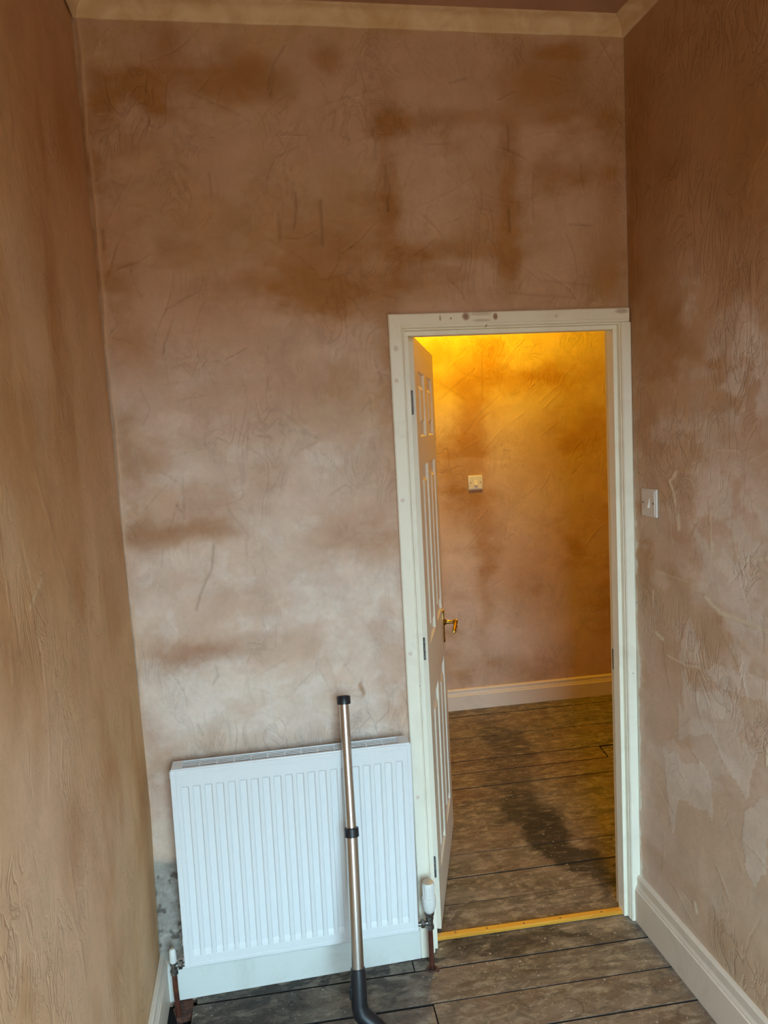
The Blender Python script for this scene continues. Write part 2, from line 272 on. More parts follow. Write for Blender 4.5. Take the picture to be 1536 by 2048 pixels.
def mat_simple(name, col, rough=0.5, metal=0.0, var=None, vs_=30, bs=0.0, aniso=0.0):
    ma, t, b = nt(name)
    b.inputs['Base Color'].default_value = (*col, 1); b.inputs['Roughness'].default_value = rough; b.inputs['Metallic'].default_value = metal
    if aniso: b.inputs['Anisotropic'].default_value = aniso
    if var is not None:
        n1 = noise(t, pos(t), vs_, 5, 0.65, 0.5)
        t.links.new(mix(t, ramp(t, n1, [(0.4, 0.0), (0.62, 1.0)]), col, var), b.inputs['Base Color'])
        if bs: bump(t, b, n1, bs, 0.001)
    return ma
M_BLACK = mat_simple('black_plastic', (0.012, 0.013, 0.016), 0.38)
M_CHROME = mat_simple('brushed_steel_tube', (0.62, 0.59, 0.56), 0.24, 1.0)
M_BRASS = mat_simple('tarnished_brass', (0.62, 0.42, 0.12), 0.25, 1.0, (0.30, 0.19, 0.05), 60, 0.1)
M_COPPER = mat_simple('grimy_copper', (0.17, 0.055, 0.032), 0.45, 0.4, (0.10, 0.03, 0.02), 40, 0.2)
M_NICKEL = mat_simple('dull_nickel', (0.38, 0.39, 0.38), 0.35, 0.9, (0.10, 0.08, 0.06), 120, 0.2)
M_HINGE = mat_simple('old_hinge_steel', (0.07, 0.07, 0.07), 0.5, 0.5, (0.28, 0.26, 0.24), 150, 0.2)
M_DARK = mat_simple('dark_void', (0.02, 0.014, 0.010), 0.95)
M_RUST = mat_simple('rusty_debris', (0.16, 0.06, 0.035), 0.95, 0.0, (0.04, 0.025, 0.02), 90, 0.6)
M_SCREW = mat_simple('screw_metal', (0.20, 0.16, 0.10), 0.4, 0.8)
M_CRUMB = mat_simple('plaster_crumb', (0.62, 0.55, 0.46), 0.9)
M_THRESH = None

def mat_floor():
    ma, t, b = nt('old_floorboards'); P = pos(t)
    oi = node(t, 'ShaderNodeObjectInfo').outputs['Random']
    off = node(t, 'ShaderNodeCombineXYZ'); t.links.new(math_(t, 'MULTIPLY', oi, 13.0), off.inputs[0]); t.links.new(math_(t, 'MULTIPLY', oi, 7.0), off.inputs[2])
    va = node(t, 'ShaderNodeVectorMath', operation='ADD'); t.links.new(P, va.inputs[0]); t.links.new(off.outputs[0], va.inputs[1])
    G = mapping(t, va.outputs[0], (2.2, 26, 26))
    grain = noise(t, G, 1.0, 7, 0.65, 0.8)
    S = mapping(t, P, (2.0, 5.5, 5.0))
    smear = noise(t, S, 1.6, 7, 0.68, 0.7)
    fine = noise(t, mapping(t, P, (14, 40, 30)), 1.0, 6, 0.7, 0.4)
    base = mix(t, ramp(t, smear, [(0.32, 0.0), (0.70, 1.0)]), (0.095, 0.076, 0.060), (0.30, 0.25, 0.195))
    base = mix(t, ramp(t, grain, [(0.35, 0.55), (0.6, 0.0)]), base, (0.06, 0.04, 0.028))
    base = mix(t, ramp(t, fine, [(0.54, 0.0), (0.66, 0.65)]), base, (0.44, 0.38, 0.31))
    base = mix(t, ramp(t, math_(t, 'ADD', math_(t, 'MULTIPLY', oi, 0.25), noise(t, mapping(t, P, (1.5, 4, 4)), 1.0, 4)), [(0.55, 0.0), (0.85, 0.45)]), base, (0.20, 0.10, 0.06))
    mot = noise(t, mapping(t, P, (1, 1.8, 1)), 15, 7, 0.72, 0.3)
    base = mix(t, ramp(t, mot, [(0.50, 0.0), (0.64, 0.75)]), base, (0.37, 0.315, 0.235))
    base = mix(t, ramp(t, noise(t, mapping(t, P, (1, 1.6, 1), (3, 5, 0)), 11, 7, 0.72, 0.3), [(0.52, 0.0), (0.66, 0.75)]), base, (0.075, 0.062, 0.052))
    # spilt bitumen and darker board areas: (x, y, half length, half width, turn, strength)
    dn = node(t, 'ShaderNodeTexNoise'); dn.inputs['Scale'].default_value = 9; dn.inputs['Detail'].default_value = 6; t.links.new(P, dn.inputs['Vector'])
    sc_ = node(t, 'ShaderNodeVectorMath', operation='MULTIPLY_ADD'); t.links.new(dn.outputs['Color'], sc_.inputs[0])
    sc_.inputs[1].default_value = (0.26, 0.34, 0); sc_.inputs[2].default_value = (-0.13, -0.17, 0)
    dv = node(t, 'ShaderNodeVectorMath', operation='ADD'); t.links.new(P, dv.inputs[0]); t.links.new(sc_.outputs[0], dv.inputs[1])
    total = None
    for (x, y, a_, b_, rot, s_) in FLOOR_DARK:
        mp = node(t, 'ShaderNodeMapping'); mp.vector_type = 'TEXTURE'
        mp.inputs['Location'].default_value = (x, y, 0); mp.inputs['Rotation'].default_value = (0, 0, math.radians(rot)); mp.inputs['Scale'].default_value = (a_, b_, 1)
        t.links.new(dv.outputs[0], mp.inputs[0])
        gr = node(t, 'ShaderNodeTexGradient', gradient_type='SPHERICAL'); t.links.new(mp.outputs[0], gr.inputs[0])
        k = math_(t, 'MULTIPLY', ramp(t, gr.outputs['Fac'], [(0.0, 0.0), (0.5, 1.0)]), s_)
        total = k if total is None else math_(t, 'MAXIMUM', total, k)
    br = ramp(t, math_(t, 'ADD', fine, math_(t, 'MULTIPLY', total, 0.36)), [(0.62, 0.0), (0.84, 1.0)])
    k = math_(t, 'MULTIPLY', total, br)
    base = mix(t, k, base, (0.030, 0.026, 0.024))
    # spots of paint and plaster
    for sc2, thr, amt, seed in ((30, 0.11, 0.85, 0.0), (60, 0.13, 0.7, 4.0), (120, 0.14, 0.6, 9.0)):
        vo = node(t, 'ShaderNodeTexVoronoi'); vo.inputs['Scale'].default_value = sc2
        t.links.new(mapping(t, P, (1, 1, 1), (seed, seed, 0)), vo.inputs['Vector'])
        sp = ramp(t, math_(t, 'ADD', vo.outputs['Distance'], math_(t, 'MULTIPLY', noise(t, P, 160, 2), 0.10)), [(thr + 0.03, amt), (thr + 0.07, 0.0)])
        sel = ramp(t, noise(t, mapping(t, P, (1, 1, 1), (seed, 3, 0)), 5.0, 3), [(0.44, 0.0), (0.56, 1.0)])
        base = mix(t, math_(t, 'MULTIPLY', sp, sel), base, (0.46, 0.42, 0.36))
    # a faint round carved mark on one board
    sb = node(t, 'ShaderNodeVectorMath', operation='DISTANCE'); t.links.new(P, sb.inputs[0]); sb.inputs[1].default_value = (1.195, -0.325, 0.0)
    rg = ramp(t, math_(t, 'ABSOLUTE', math_(t, 'SUBTRACT', sb.outputs['Value'], 0.036)), [(0.0015, 0.55), (0.004, 0.0)])
    half = node(t, 'ShaderNodeSeparateXYZ'); t.links.new(P, half.inputs[0])
    rg = math_(t, 'MULTIPLY', rg, math_(t, 'GREATER_THAN', half.outputs[0], 1.19))
    base = mix(t, rg, base, (0.05, 0.035, 0.025))
    loz = node(t, 'ShaderNodeSeparateXYZ'); t.links.new(node(t, 'ShaderNodeTexCoord').outputs['Object'], loz.inputs[0])
    base = mix(t, math_(t, 'LESS_THAN', loz.outputs[2], -0.0006), base, (0.014, 0.010, 0.008))     # grime packed in the joints
    t.links.new(base, b.inputs['Base Color'])
    t.links.new(ramp(t, smear, [(0.3, 0.50), (0.7, 0.78)]), b.inputs['Roughness'])
    b.inputs['Specular IOR Level'].default_value = 0.35
    bump(t, b, math_(t, 'ADD', math_(t, 'MULTIPLY', grain, 0.8), math_(t, 'MULTIPLY', fine, 0.5)), 0.5, 0.003)
    return ma
FLOOR_DARK = [(1.62, 1.50, .42, .20, 95, .75), (1.50, 1.10, .42, .19, 84, .70), (1.47, .78, .40, .18, 92, .9), (1.48, .58, .28, .19, 80, 1.0),
        (1.54, .36, .34, .14, 118, .95), (1.64, .19, .16, .10, 0, .9), (1.15, -.01, .42, .08, -2, .85), (1.45, -.05, .14, .05, 0, .7),
        (.55, -.03, .60, .06, -2, .9), (.25, -.12, .35, .14, 0, .8), (.66, -.13, .22, .07, 0, .75), (.45, -.30, .3, .1, 0, .6), (1.12, -.22, .3, .03, 0, .5),
        (1.68, 1.82, .2, .05, 0, .5), (1.0, .35, .12, .12, 0, .4)]
M_FLOOR = mat_floor()

def mat_wood(name, c1, c2, rough=0.35):
    ma, t, b = nt(name); P = pos(t)
    g = noise(t, mapping(t, P, (3, 60, 60)), 1.0, 5, 0.6, 0.5)
    t.links.new(mix(t, ramp(t, g, [(0.35, 0.0), (0.65, 1.0)]), c1, c2), b.inputs['Base Color']); b.inputs['Roughness'].default_value = rough
    bump(t, b, g, 0.15, 0.001)
    return ma
M_THRESH = mat_wood('varnished_pine', (0.62, 0.28, 0.03), (0.78, 0.41, 0.06), 0.22)

def mat_pane():
    ma, t, b = nt('window_pane'); out = t.nodes['Material Output']
    tr = node(t, 'ShaderNodeBsdfTransparent'); gl = node(t, 'ShaderNodeBsdfGlossy'); gl.inputs['Roughness'].default_value = 0.02
    mx = node(t, 'ShaderNodeMixShader'); mx.inputs[0].default_value = 0.07
    t.links.new(tr.outputs[0], mx.inputs[1]); t.links.new(gl.outputs[0], mx.inputs[2]); t.links.new(mx.outputs[0], out.inputs['Surface'])
    return ma
M_PANE = mat_pane()

# ------------------------------------------------------------------ plaster painting (numpy, metres on the wall)
def vnoise(X, Y, seed):
    rs = np.random.RandomState(seed); L = rs.rand(97, 97)
    xi = np.floor(X).astype(int); yi = np.floor(Y).astype(int); fx = X - xi; fy = Y - yi
    fx = fx * fx * (3 - 2 * fx); fy = fy * fy * (3 - 2 * fy)
    a = L[xi % 97, yi % 97]; b = L[(xi + 1) % 97, yi % 97]; c = L[xi % 97, (yi + 1) % 97]; d = L[(xi + 1) % 97, (yi + 1) % 97]
    return (a * (1 - fx) + b * fx) * (1 - fy) + (c * (1 - fx) + d * fx) * fy
def fbm(X, Y, sx, sy, octs, seed, gain=0.55):
    s = 0; amp = 1; tot = 0
    for o in range(octs):
        s = s + amp * vnoise(X * sx * 2 ** o + 31.7 * o, Y * sy * 2 ** o + 17.3 * o, seed + o); tot += amp; amp *= gain
    return s / tot
def sstep(a, b, x):
    q = np.clip((x - a) / (b - a), 0, 1); return q * q * (3 - 2 * q)
def blob_field(X, Y, blobs, wob=0.030, seed=50):
    dx = (fbm(X, Y, 8, 8, 5, seed, .7) - .5) * 3.2 * wob; dy = (fbm(X, Y, 8, 8, 5, seed + 20, .7) - .5) * 3.2 * wob
    XX = X + dx; YY = Y + dy; keep = np.ones_like(X)
    for (x, y, a, b, s) in blobs:
        a = a * 1.15 + .012; b = b * 1.15 + .012
        q = ((XX - x) / a) ** 2 + ((YY - y) / b) ** 2
        keep *= 1 - s * np.exp(-q ** 1.25 * 0.9)
    return 1 - keep
def stroke(F, X, Y, pts, w, amp, mode='max', grid=None):
    x0, y0, step = grid
    for (xa, ya), (xb, yb) in zip(pts[:-1], pts[1:]):
        pad = 3 * w + step
        i0 = max(int((min(xa, xb) - pad - x0) / step), 0); i1 = min(int((max(xa, xb) + pad - x0) / step) + 2, F.shape[0])
        j0 = max(int((min(ya, yb) - pad - y0) / step), 0); j1 = min(int((max(ya, yb) + pad - y0) / step) + 2, F.shape[1])
        if i1 <= i0 or j1 <= j0: continue
        xs = X[i0:i1, j0:j1]; ys = Y[i0:i1, j0:j1]
        dx, dy = xb - xa, yb - ya; L2 = dx * dx + dy * dy + 1e-9
        tt = np.clip(((xs - xa) * dx + (ys - ya) * dy) / L2, 0, 1)
        d = np.hypot(xs - xa - tt * dx, ys - ya - tt * dy)
        k = amp * np.exp(-(d / w) ** 2)
        if mode == 'add': F[i0:i1, j0:j1] += k
        else: F[i0:i1, j0:j1] = np.maximum(F[i0:i1, j0:j1], k)
def poly_mask(X, Y, P, grid):
    ins = np.zeros(X.shape, bool); n = len(P)
    for i in range(n):
        xa, ya = P[i]; xb, yb = P[(i + 1) % n]
        c = ((ya > Y) != (yb > Y)) & (X < (xb - xa) * (Y - ya) / (yb - ya + 1e-12) + xa)
        ins ^= c
    return ins
def trowel(X, Y, grid, n, seed, zr, ang=(60, 120), ln=(.04, .16), w=(.0022, .0045)):
    """random trowel ridges and drags as relief"""
    rs = np.random.RandomState(seed); R = np.zeros_like(X)
    for k in range(n):
        cx = rs.uniform(X.min(), X.max()); cy = rs.uniform(*zr); a = math.radians(rs.uniform(*ang)); L = rs.uniform(*ln); bend = rs.uniform(-.8, .8)
        pts = []; x, y = cx, cy
        for q in range(6):
            pts.append((x, y)); a += bend / 6 + rs.uniform(-.15, .15); x += math.cos(a) * L / 5; y += math.sin(a) * L / 5
        stroke(R, X, Y, pts, rs.uniform(*w), rs.choice([-1, 1, 1]) * rs.uniform(.15, .6), 'add', grid)
    return R

DRY = np.array([.655, .46, .345]); PALE = np.array([.76, .64, .55]); MID = np.array([.575, .38, .225]); DAMP = np.array([.42, .21, .075]); PINK = np.array([.60, .40, .31])
LOWDAMP = np.array([.45, .26, .17])
def tone(wet, pale, mid, up=None):
    c = DRY[None, None] + (MID - DRY)[None, None] * np.clip(mid, 0, 1)[..., None]
    c = c + (PALE - c) * np.clip(pale, 0, 1)[..., None]
    dk = DAMP if up is None else LOWDAMP + (DAMP - LOWDAMP) * up[..., None]     # the low stains get a paler tone
    c = c + (dk - c) * np.clip(wet, 0, 1)[..., None]
    return c

def wall_grid(name, P0, U, V, nu, nv, step, col, relief, mat, hole=None, disp=None, normal=None, parent=None):
    """a plaster face of (nu x nv) points, step apart along U and V, carrying tone and relief"""
    P0 = np.array(P0, float); U = np.array(U, float); V = np.array(V, float)
    iu, iv = np.meshgrid(np.arange(nu), np.arange(nv), indexing='ij')
    co = P0 + iu[..., None] * step * U + iv[..., None] * step * V
    if disp is not None: co = co + disp[..., None] * np.array(normal, float)
    idx = (iu * nv + iv)
    a = idx[:-1, :-1]; b = idx[1:, :-1]; c = idx[1:, 1:]; d = idx[:-1, 1:]
    quads = np.stack([a, b, c, d], -1).reshape(-1, 4)
    n_ = np.cross(U, V)
    if np.dot(n_, normal) < 0: quads = quads[:, ::-1]
    if hole is not None:
        m_ = (hole[:-1, :-1] & hole[1:, :-1] & hole[1:, 1:] & hole[:-1, 1:]).reshape(-1); quads = quads[~m_]
    me = bpy.data.meshes.new(name); nq = len(quads)
    me.vertices.add(nu * nv); me.vertices.foreach_set('co', co.reshape(-1).astype(np.float32))
    me.loops.add(nq * 4); me.loops.foreach_set('vertex_index', np.ascontiguousarray(quads).reshape(-1).astype(np.int32))
    me.polygons.add(nq); me.polygons.foreach_set('loop_start', np.arange(0, nq * 4, 4, dtype=np.int32)); me.polygons.foreach_set('loop_total', np.full(nq, 4, np.int32))
    me.update(calc_edges=True)
    at = me.color_attributes.new('tone', 'FLOAT_COLOR', 'POINT')
    rgba = np.ones((nu * nv, 4), np.float32); rgba[:, :3] = col.reshape(-1, 3); at.data.foreach_set('color', rgba.reshape(-1))
    rl = me.attributes.new('relief', 'FLOAT', 'POINT'); rl.data.foreach_set('value', relief.reshape(-1).astype(np.float32))
    me.shade_smooth(); me.materials.append(mat)
    o = bpy.data.objects.new(name, me); C.objects.link(o)
    if parent is not None: o.parent = parent
    return o

W = 1.588; CEIL = 2.904; COR = 2.858; HALL_Y = 2.02
DX0, DX1, DZ = 0.842, 1.588, 2.035               # hole for the door lining

# end wall
st = 0.0042; nu = int((W + .03) / st) + 1; nv = int(2.93 / st) + 1
xs = -0.015 + np.arange(nu) * st; zs = -0.02 + np.arange(nv) * st
X, Z = np.meshgrid(xs, zs, indexing='ij'); gd = (-0.015, -0.02, st)
wet = blob_field(X, Z, END_WET, .028, 50)
low = fbm(X, Z, 2.2, 3.5, 5, 60); lo2 = fbm(X, Z, 5, 11, 5, 90)
hgt = sstep(1.0, 2.5, Z)                          # upper plaster coloured browner for the weaker light up there, plus damp
pt = fbm(X + .03 * fbm(X, Z, 9, 9, 3, 64), Z, 3.2, 5.5, 6, 66, .62)
mid = np.clip((low - .38) * 1.6 + .45 * hgt + sstep(.44, .60, pt) * .35 - .12, 0, 1)
pnk = sstep(.50, .60, fbm(X, Z, 2.4, 3.0, 6, 68, .6)) * .6
wet = np.clip(wet + np.clip((lo2 - .54) * 3.0, 0, .55) * (.40 + .25 * hgt) + .14 * hgt, 0, 1)
pale = np.clip(blob_field(X, Z, END_PALE, .05, 70) * (0.70 + .45 * sstep(.36, .64, fbm(X, Z, 6, 8, 5, 75, .65))) + np.clip((fbm(X, Z, 18, 18, 4, 130) - .56) * 3, 0, .35) * (1 - hgt * .6), 0, 1)
pale = np.clip(pale + .30 * sstep(1.9, 1.0, Z) * sstep(.40, .60, pt), 0, 1)
wet = wet * (1 - pale * .25)
rel = trowel(X, Z, gd, 260, 5, (.7, 2.85)) + trowel(X, Z, gd, 90, 6, (.7, 2.85), (-30, 40), (.05, .2))
col = tone(wet, pale, mid, sstep(.9, 2.0, Z))
col = col + (PINK - col) * (pnk * (1 - pale) * (1 - wet))[..., None]
cr_ = np.zeros_like(X)
for pts, a in END_CRACKS: stroke(cr_, X, Z, pts, .0034, a, 'max', gd)
rel = rel - cr_ * .7
col *= (1 - .30 * cr_)[..., None]
edge = np.exp(-((X - .010 - (fbm(X, Z, 3, 9, 3, 140) - .5) * .012) / .007) ** 2)      # run of fresh plaster down the left corner
rel += edge * 1.6
col = col + (np.array([.72, .47, .30]) - col) * (edge * .55)[..., None]
# bare grey cement beside the radiator
cem = sstep(.10, -.02, (np.abs(X - .045) - .05) + (fbm(X, Z, 22, 22, 4, 150) - .5) * .06 + 0) * sstep(.46, .42, Z + (lo2 - .5) * .1) * sstep(.115, .13, Z)
cemc = np.array([.34, .315, .275])[None, None] * (0.35 + 1.1 * fbm(X, Z, 24, 24, 5, 160, .7))[..., None] * (1 - .75 * sstep(.62, .70, fbm(X, Z, 45, 45, 3, 165)))[..., None]
col = col + (cemc - col) * (cem * .9)[..., None]
rel += cem * (fbm(X, Z, 60, 60, 3, 170) - .5) * 3
# chipped spot
chip = np.exp(-(((X - .676 - (fbm(X, Z, 40, 40, 2, 180) - .5) * .03) / .007) ** 2 + ((Z - .915) / .028) ** 2) ** 1.5)
col = col + (np.array([.46, .24, .13]) - col) * (chip * .8)[..., None]; rel -= chip * 1.5
hole = (X > DX0) & (X < DX1 + .2) & (Z < DZ)
disp = (fbm(X, Z, 2.0, 1.6, 3, 190) - .5) * .006 + rel * .0006
wall_end = wall_grid('wall_end', (-.015, 0, -.02), (1, 0, 0), (0, 0, 1), nu, nv, st, col, rel, M_PLASTER, hole, disp, (0, -1, 0))
tag(wall_end, 'pink-brown patchy plaster wall behind the radiator and around the door', 'wall', kind='structure')
# hall face of the same wall
b_ = MB()
for (x0, x1, z0, z1) in ((-.7, DX0, -.02, CEIL), (DX1, 3.3, -.02, CEIL), (DX0, DX1, DZ, CEIL)):
    b_.add([(x0, .092, z0), (x1, .092, z0), (x1, .092, z1), (x0, .092, z1)], [(0, 3, 2, 1)])
b_.build('hall_face', M_ROUGH, wall_end)

# right wall
st = 0.006; L_ = 1.9; nu = int(L_ / st) + 1; nv = int(2.93 / st) + 1
Y, Z = np.meshgrid(-L_ + np.arange(nu) * st, -0.02 + np.arange(nv) * st, indexing='ij'); gd = (-L_, -.02, st)
lo2 = fbm(Y, Z, 4, 7, 5, 290); low = fbm(Y, Z, 1.5, 2.5, 4, 260); hgt = sstep(1.3, 2.4, Z)  # hgt browns the upper part: dimmer light put into the colour, plus damp
wet = np.clip(blob_field(Y, Z, RIGHT_WET, .03, 250) + np.clip((lo2 - .56) * 2, 0, .4) + .30 * hgt, 0, 1)
pt = fbm(Y, Z, 3, 4.5, 6, 266, .62)
mid = np.clip(.30 + (low - .5) * 1.5 + .35 * hgt + sstep(.46, .56, pt) * .5, 0, 1)
pale = np.clip(blob_field(Y, Z, RIGHT_PALE, .05, 270) * (.25 + 2.0 * sstep(.4, .62, fbm(Y, Z, 9, 12, 5, 280, .65))) + sstep(.56, .66, fbm(Y, Z, 5, 9, 5, 283, .62)) * .35 * sstep(.2, .8, Z) * (1 - hgt), 0, 1)
skim = np.zeros_like(Y)
Yd = Y + (fbm(Y, Z, 25, 25, 3, 300) - .5) * .03; Zd = Z + (fbm(Y, Z, 25, 25, 3, 310) - .5) * .03
for P_ in RIGHT_SKIM: skim = np.maximum(skim, poly_mask(Yd, Zd, P_, gd) * 1.0)
pale = np.clip(pale + skim * .38 + .28 * sstep(1.7, .9, Z), 0, 1); wet = wet * (1 - pale * .7)
marks = np.zeros_like(Y)
for pts, w_, a in RIGHT_LINES: stroke(marks, Yd * .5 + Y * .5, Z, pts, w_, a, 'max', gd)
marks = sstep(.22, .55, marks) * np.clip(marks + .25, 0, 1)
rel = trowel(Y, Z, gd, 120, 15, (.15, 2.85), (20, 160), (.05, .2), (.003, .005)) * .5 + skim * .18 + marks * .4
col = tone(wet, pale, mid)
col = col + (np.array([.78, .66, .50]) - col) * (marks * .95)[..., None]
ragged = sstep(.006, -.006, -Y - .024 - (fbm(Y * 0, Z, 1, 26, 4, 320) - .5) * .05) * sstep(1.50, 1.30, Z + (lo2 - .5) * .4)
col = col + (np.array([.76, .72, .62]) - col) * (ragged * .85)[..., None]; rel += ragged * .8
hol = np.zeros_like(Y, bool)
disp = (fbm(Y, Z, 2.0, 1.4, 3, 330) - .5) * .006 + rel * .0006
disp[Y > -.05] *= .3
wall_right = wall_grid('wall_right', (W, -L_, -.02), (0, 1, 0), (0, 0, 1), nu, nv, st, col, rel, M_PLASTER, None, disp, (-1, 0, 0))
tag(wall_right, 'brown plaster wall on the right with pale filler smears and a light switch', 'wall', kind='structure')
b_ = MB(); b_.add([(W, ROOM_Y, -.02), (W, -L_, -.02), (W, -L_, CEIL), (W, ROOM_Y, CEIL)], [(0, 1, 2, 3)]); b_.build('plain_stretch', M_ROUGH, wall_right)
b_ = MB(); b_.box(W, W + .02, -.0, .092, -.02, DZ + .01); b_.build('reveal', M_ROUGH, wall_right)

b_ = MB(); b_.box(W + .02, W + .12, ROOM_Y - .12, .092, -.15, CEIL + .05); b_.box(W + .0005, W + .02, -.001, .092, DZ - .002, CEIL); b_.build('leak_backing', M_ROUGH, wall_right)  # unseen backing, added so no sky light leaks in at the corner

# left wall, bowed a little as the old wall is
st = 0.008; L_ = 1.9; nu = int(L_ / st) + 1; nv = int(2.93 / st) + 1
Y, Z = np.meshgrid(-L_ + np.arange(nu) * st, -0.02 + np.arange(nv) * st, indexing='ij'); gd = (-L_, -.02, st)
lo2 = fbm(Y, Z, 4, 3, 4, 390); low = fbm(Y, Z, 2.5, 1.2, 4, 360); hgt = sstep(1.4, 2.6, Z)  # hgt paints the dimmer top of the wall into the tone, with damp
wet = np.clip(blob_field(Y, Z, LEFT_WET, .03, 350) * .85 + np.clip((fbm(Y, Z, 6, 2.2, 5, 352) - .54) * 2.4, 0, .45) + .12 * hgt, 0, 1)
mid = np.clip(.45 + (low - .5) * 2.2 + .25 * hgt, 0, 1)
pale = np.clip(blob_field(Y, Z, LEFT_PALE, .05, 370) * .6, 0, 1)
marks = np.zeros_like(Y)
for pts, w_, a in LEFT_LINES: stroke(marks, Y, Z, pts, w_ * 1.3, a, 'max', gd)
rel = trowel(Y, Z, gd, 70, 25, (.15, 2.85), (60, 120), (.08, .3), (.004, .007)) * .6 + marks
col = tone(wet, pale, mid) * np.array([1.10, 1.02, .86])
col = col + (np.array([.80, .60, .38]) - col) * (marks * .6)[..., None]
bow = np.interp(Z, [0, .15, .45, .60, .75, 1.2, 1.9, 2.4, 2.9], [0, 0, .007, .010, .009, .004, .0, -.003, -.006])
disp = bow + (fbm(Y, Z, 1.6, 1.2, 3, 380) - .5) * .006
wall_left = wall_grid('wall_left', (0, -L_, -.02), (0, 1, 0), (0, 0, 1), nu, nv, st, col, rel, M_PLASTER, None, disp, (1, 0, 0))
tag(wall_left, 'ochre-brown plaster wall on the left with vertical damp streaks', 'wall', kind='structure')
b_ = MB(); b_.add([(0, ROOM_Y, -.02), (0, -L_, -.02), (0, -L_, CEIL), (0, ROOM_Y, CEIL)], [(0, 3, 2, 1)]); b_.build('plain_stretch', M_ROUGH, wall_left)

b_ = MB(); b_.box(-.12, -.0155, ROOM_Y - .12, .092, -.15, CEIL + .05); b_.build('leak_backing', M_ROUGH, wall_left)  # hidden block added behind the plaster to shut out leaking light
b_ = MB(); b_.box(-.016, DX0 - .001, .012, .09, -.1, CEIL); b_.box(DX0 - .001, W + .02, .012, .09, DZ + .003, CEIL); b_.build('leak_backing', M_ROUGH, wall_end)  # unseen filling added inside the wall against light leaks

# hall wall beyond the doorway (the hall runs slightly askew)
SK = -0.035
def hy(x): return HALL_Y + SK * (x - 1.9)
st = 0.007; x0 = 1.15; L_ = 1.75; nu = int(L_ / st) + 1; nv = int(2.93 / st) + 1
Xh, Zh = np.meshgrid(x0 + np.arange(nu) * st, -0.02 + np.arange(nv) * st, indexing='ij'); gd = (x0, -.02, st)
lo2 = fbm(Xh, Zh, 4, 7, 5, 490); low = fbm(Xh, Zh, 2, 3, 4, 460)
wet = np.clip(blob_field(Xh, Zh, HALL_WET, .05, 450) + np.clip((lo2 - .54) * 2, 0, .4), 0, 1)
mid = np.clip(.3 + (low - .5) * 2.2, 0, 1)
pale = np.clip(blob_field(Xh, Zh, HALL_PALE, .05, 470) * .8, 0, 1)
rel = trowel(Xh, Zh, gd, 260, 35, (.2, 2.6), (20, 150), (.05, .2), (.003, .005)) * .5
ck = np.zeros_like(Xh)
for pts, a in HALL_CRACKS: stroke(ck, Xh, Zh, pts, .006, a, 'max', gd)
rel -= ck * .5
col = tone(wet, pale, mid) * (1 - .18 * ck)[..., None]
wall_hall = wall_grid('wall_hall', (x0, hy(x0), -.02), (1, SK, 0), (0, 0, 1), nu, nv, st, col, rel, M_PLASTER, None, rel * .0008, (0, -1, 0))
tag(wall_hall, 'hall wall seen through the doorway, glowing orange towards the top', 'wall', kind='structure')
b_ = MB()
for (xa, xb) in ((-.7, x0), (x0 + (nu - 1) * st, 3.3)):
    b_.add([(xa, hy(xa), -.02), (xb, hy(xb), -.02), (xb, hy(xb), CEIL), (xa, hy(xa), CEIL)], [(0, 1, 2, 3)])
b_.build('plain_stretch', M_ROUGH, wall_hall)
for nm, x, lab in (('wall_hall_left', -.7, 'plain plaster wall closing the hall on its left'), ('wall_hall_right', 3.3, 'plain plaster wall closing the hall on its right')):
    b_ = MB(); b_.add([(x, .09, -.02), (x, 2.15, -.02), (x, 2.15, CEIL), (x, .09, CEIL)], [(0, 1, 2, 3)])
    tag(b_.build(nm, M_ROUGH), lab, 'wall', kind='structure')

# wall with the window behind the camera
b_ = MB()
for (xa, xb, za, zb) in ((-.02, WX0, -.02, CEIL), (WX1, W + .02, -.02, CEIL), (WX0, WX1, -.02, WZ0), (WX0, WX1, WZ1, CEIL)):
    b_.box(xa, xb, ROOM_Y - .12, ROOM_Y, za, zb)
tag(b_.build('wall_window', M_ROUGH), 'plaster wall with the window, opposite the door', 'wall', kind='structure')
win = tag(empty('window_1', ((WX0 + WX1) / 2, ROOM_Y - .08, WZ0)), 'white painted sash window opposite the door', 'window', kind='structure')
hw = (WX1 - WX0) / 2; hh = WZ1 - WZ0
b_ = MB()
b_.box(-hw, -hw + .05, -.02, .02, 0, hh); b_.box(hw - .05, hw, -.02, .02, 0, hh); b_.box(-hw + .05, hw - .05, -.02, .02, hh - .05, hh); b_.box(-hw + .05, hw - .05, -.02, .02, 0, .06)
b_.box(-hw + .05, hw - .05, -.02, .02, hh / 2 - .025, hh / 2 + .025)
b_.build('window_frame', M_TRIM, win)
for z0, z1 in ((.06, hh / 2 - .025), (hh / 2 + .025, hh - .05)):
    b_ = MB(); b_.box(-hw + .05, hw - .05, -.002, .002, z0, z1); b_.build('pane', M_PANE, win)

# ceilings
b_ = MB(); b_.box(-.7, 3.3, -3.4, 2.2, CEIL, CEIL + .05)
tag(b_.build('ceiling', M_CEIL), 'brown bare plaster ceiling above the cornice', 'ceiling', kind='structure')

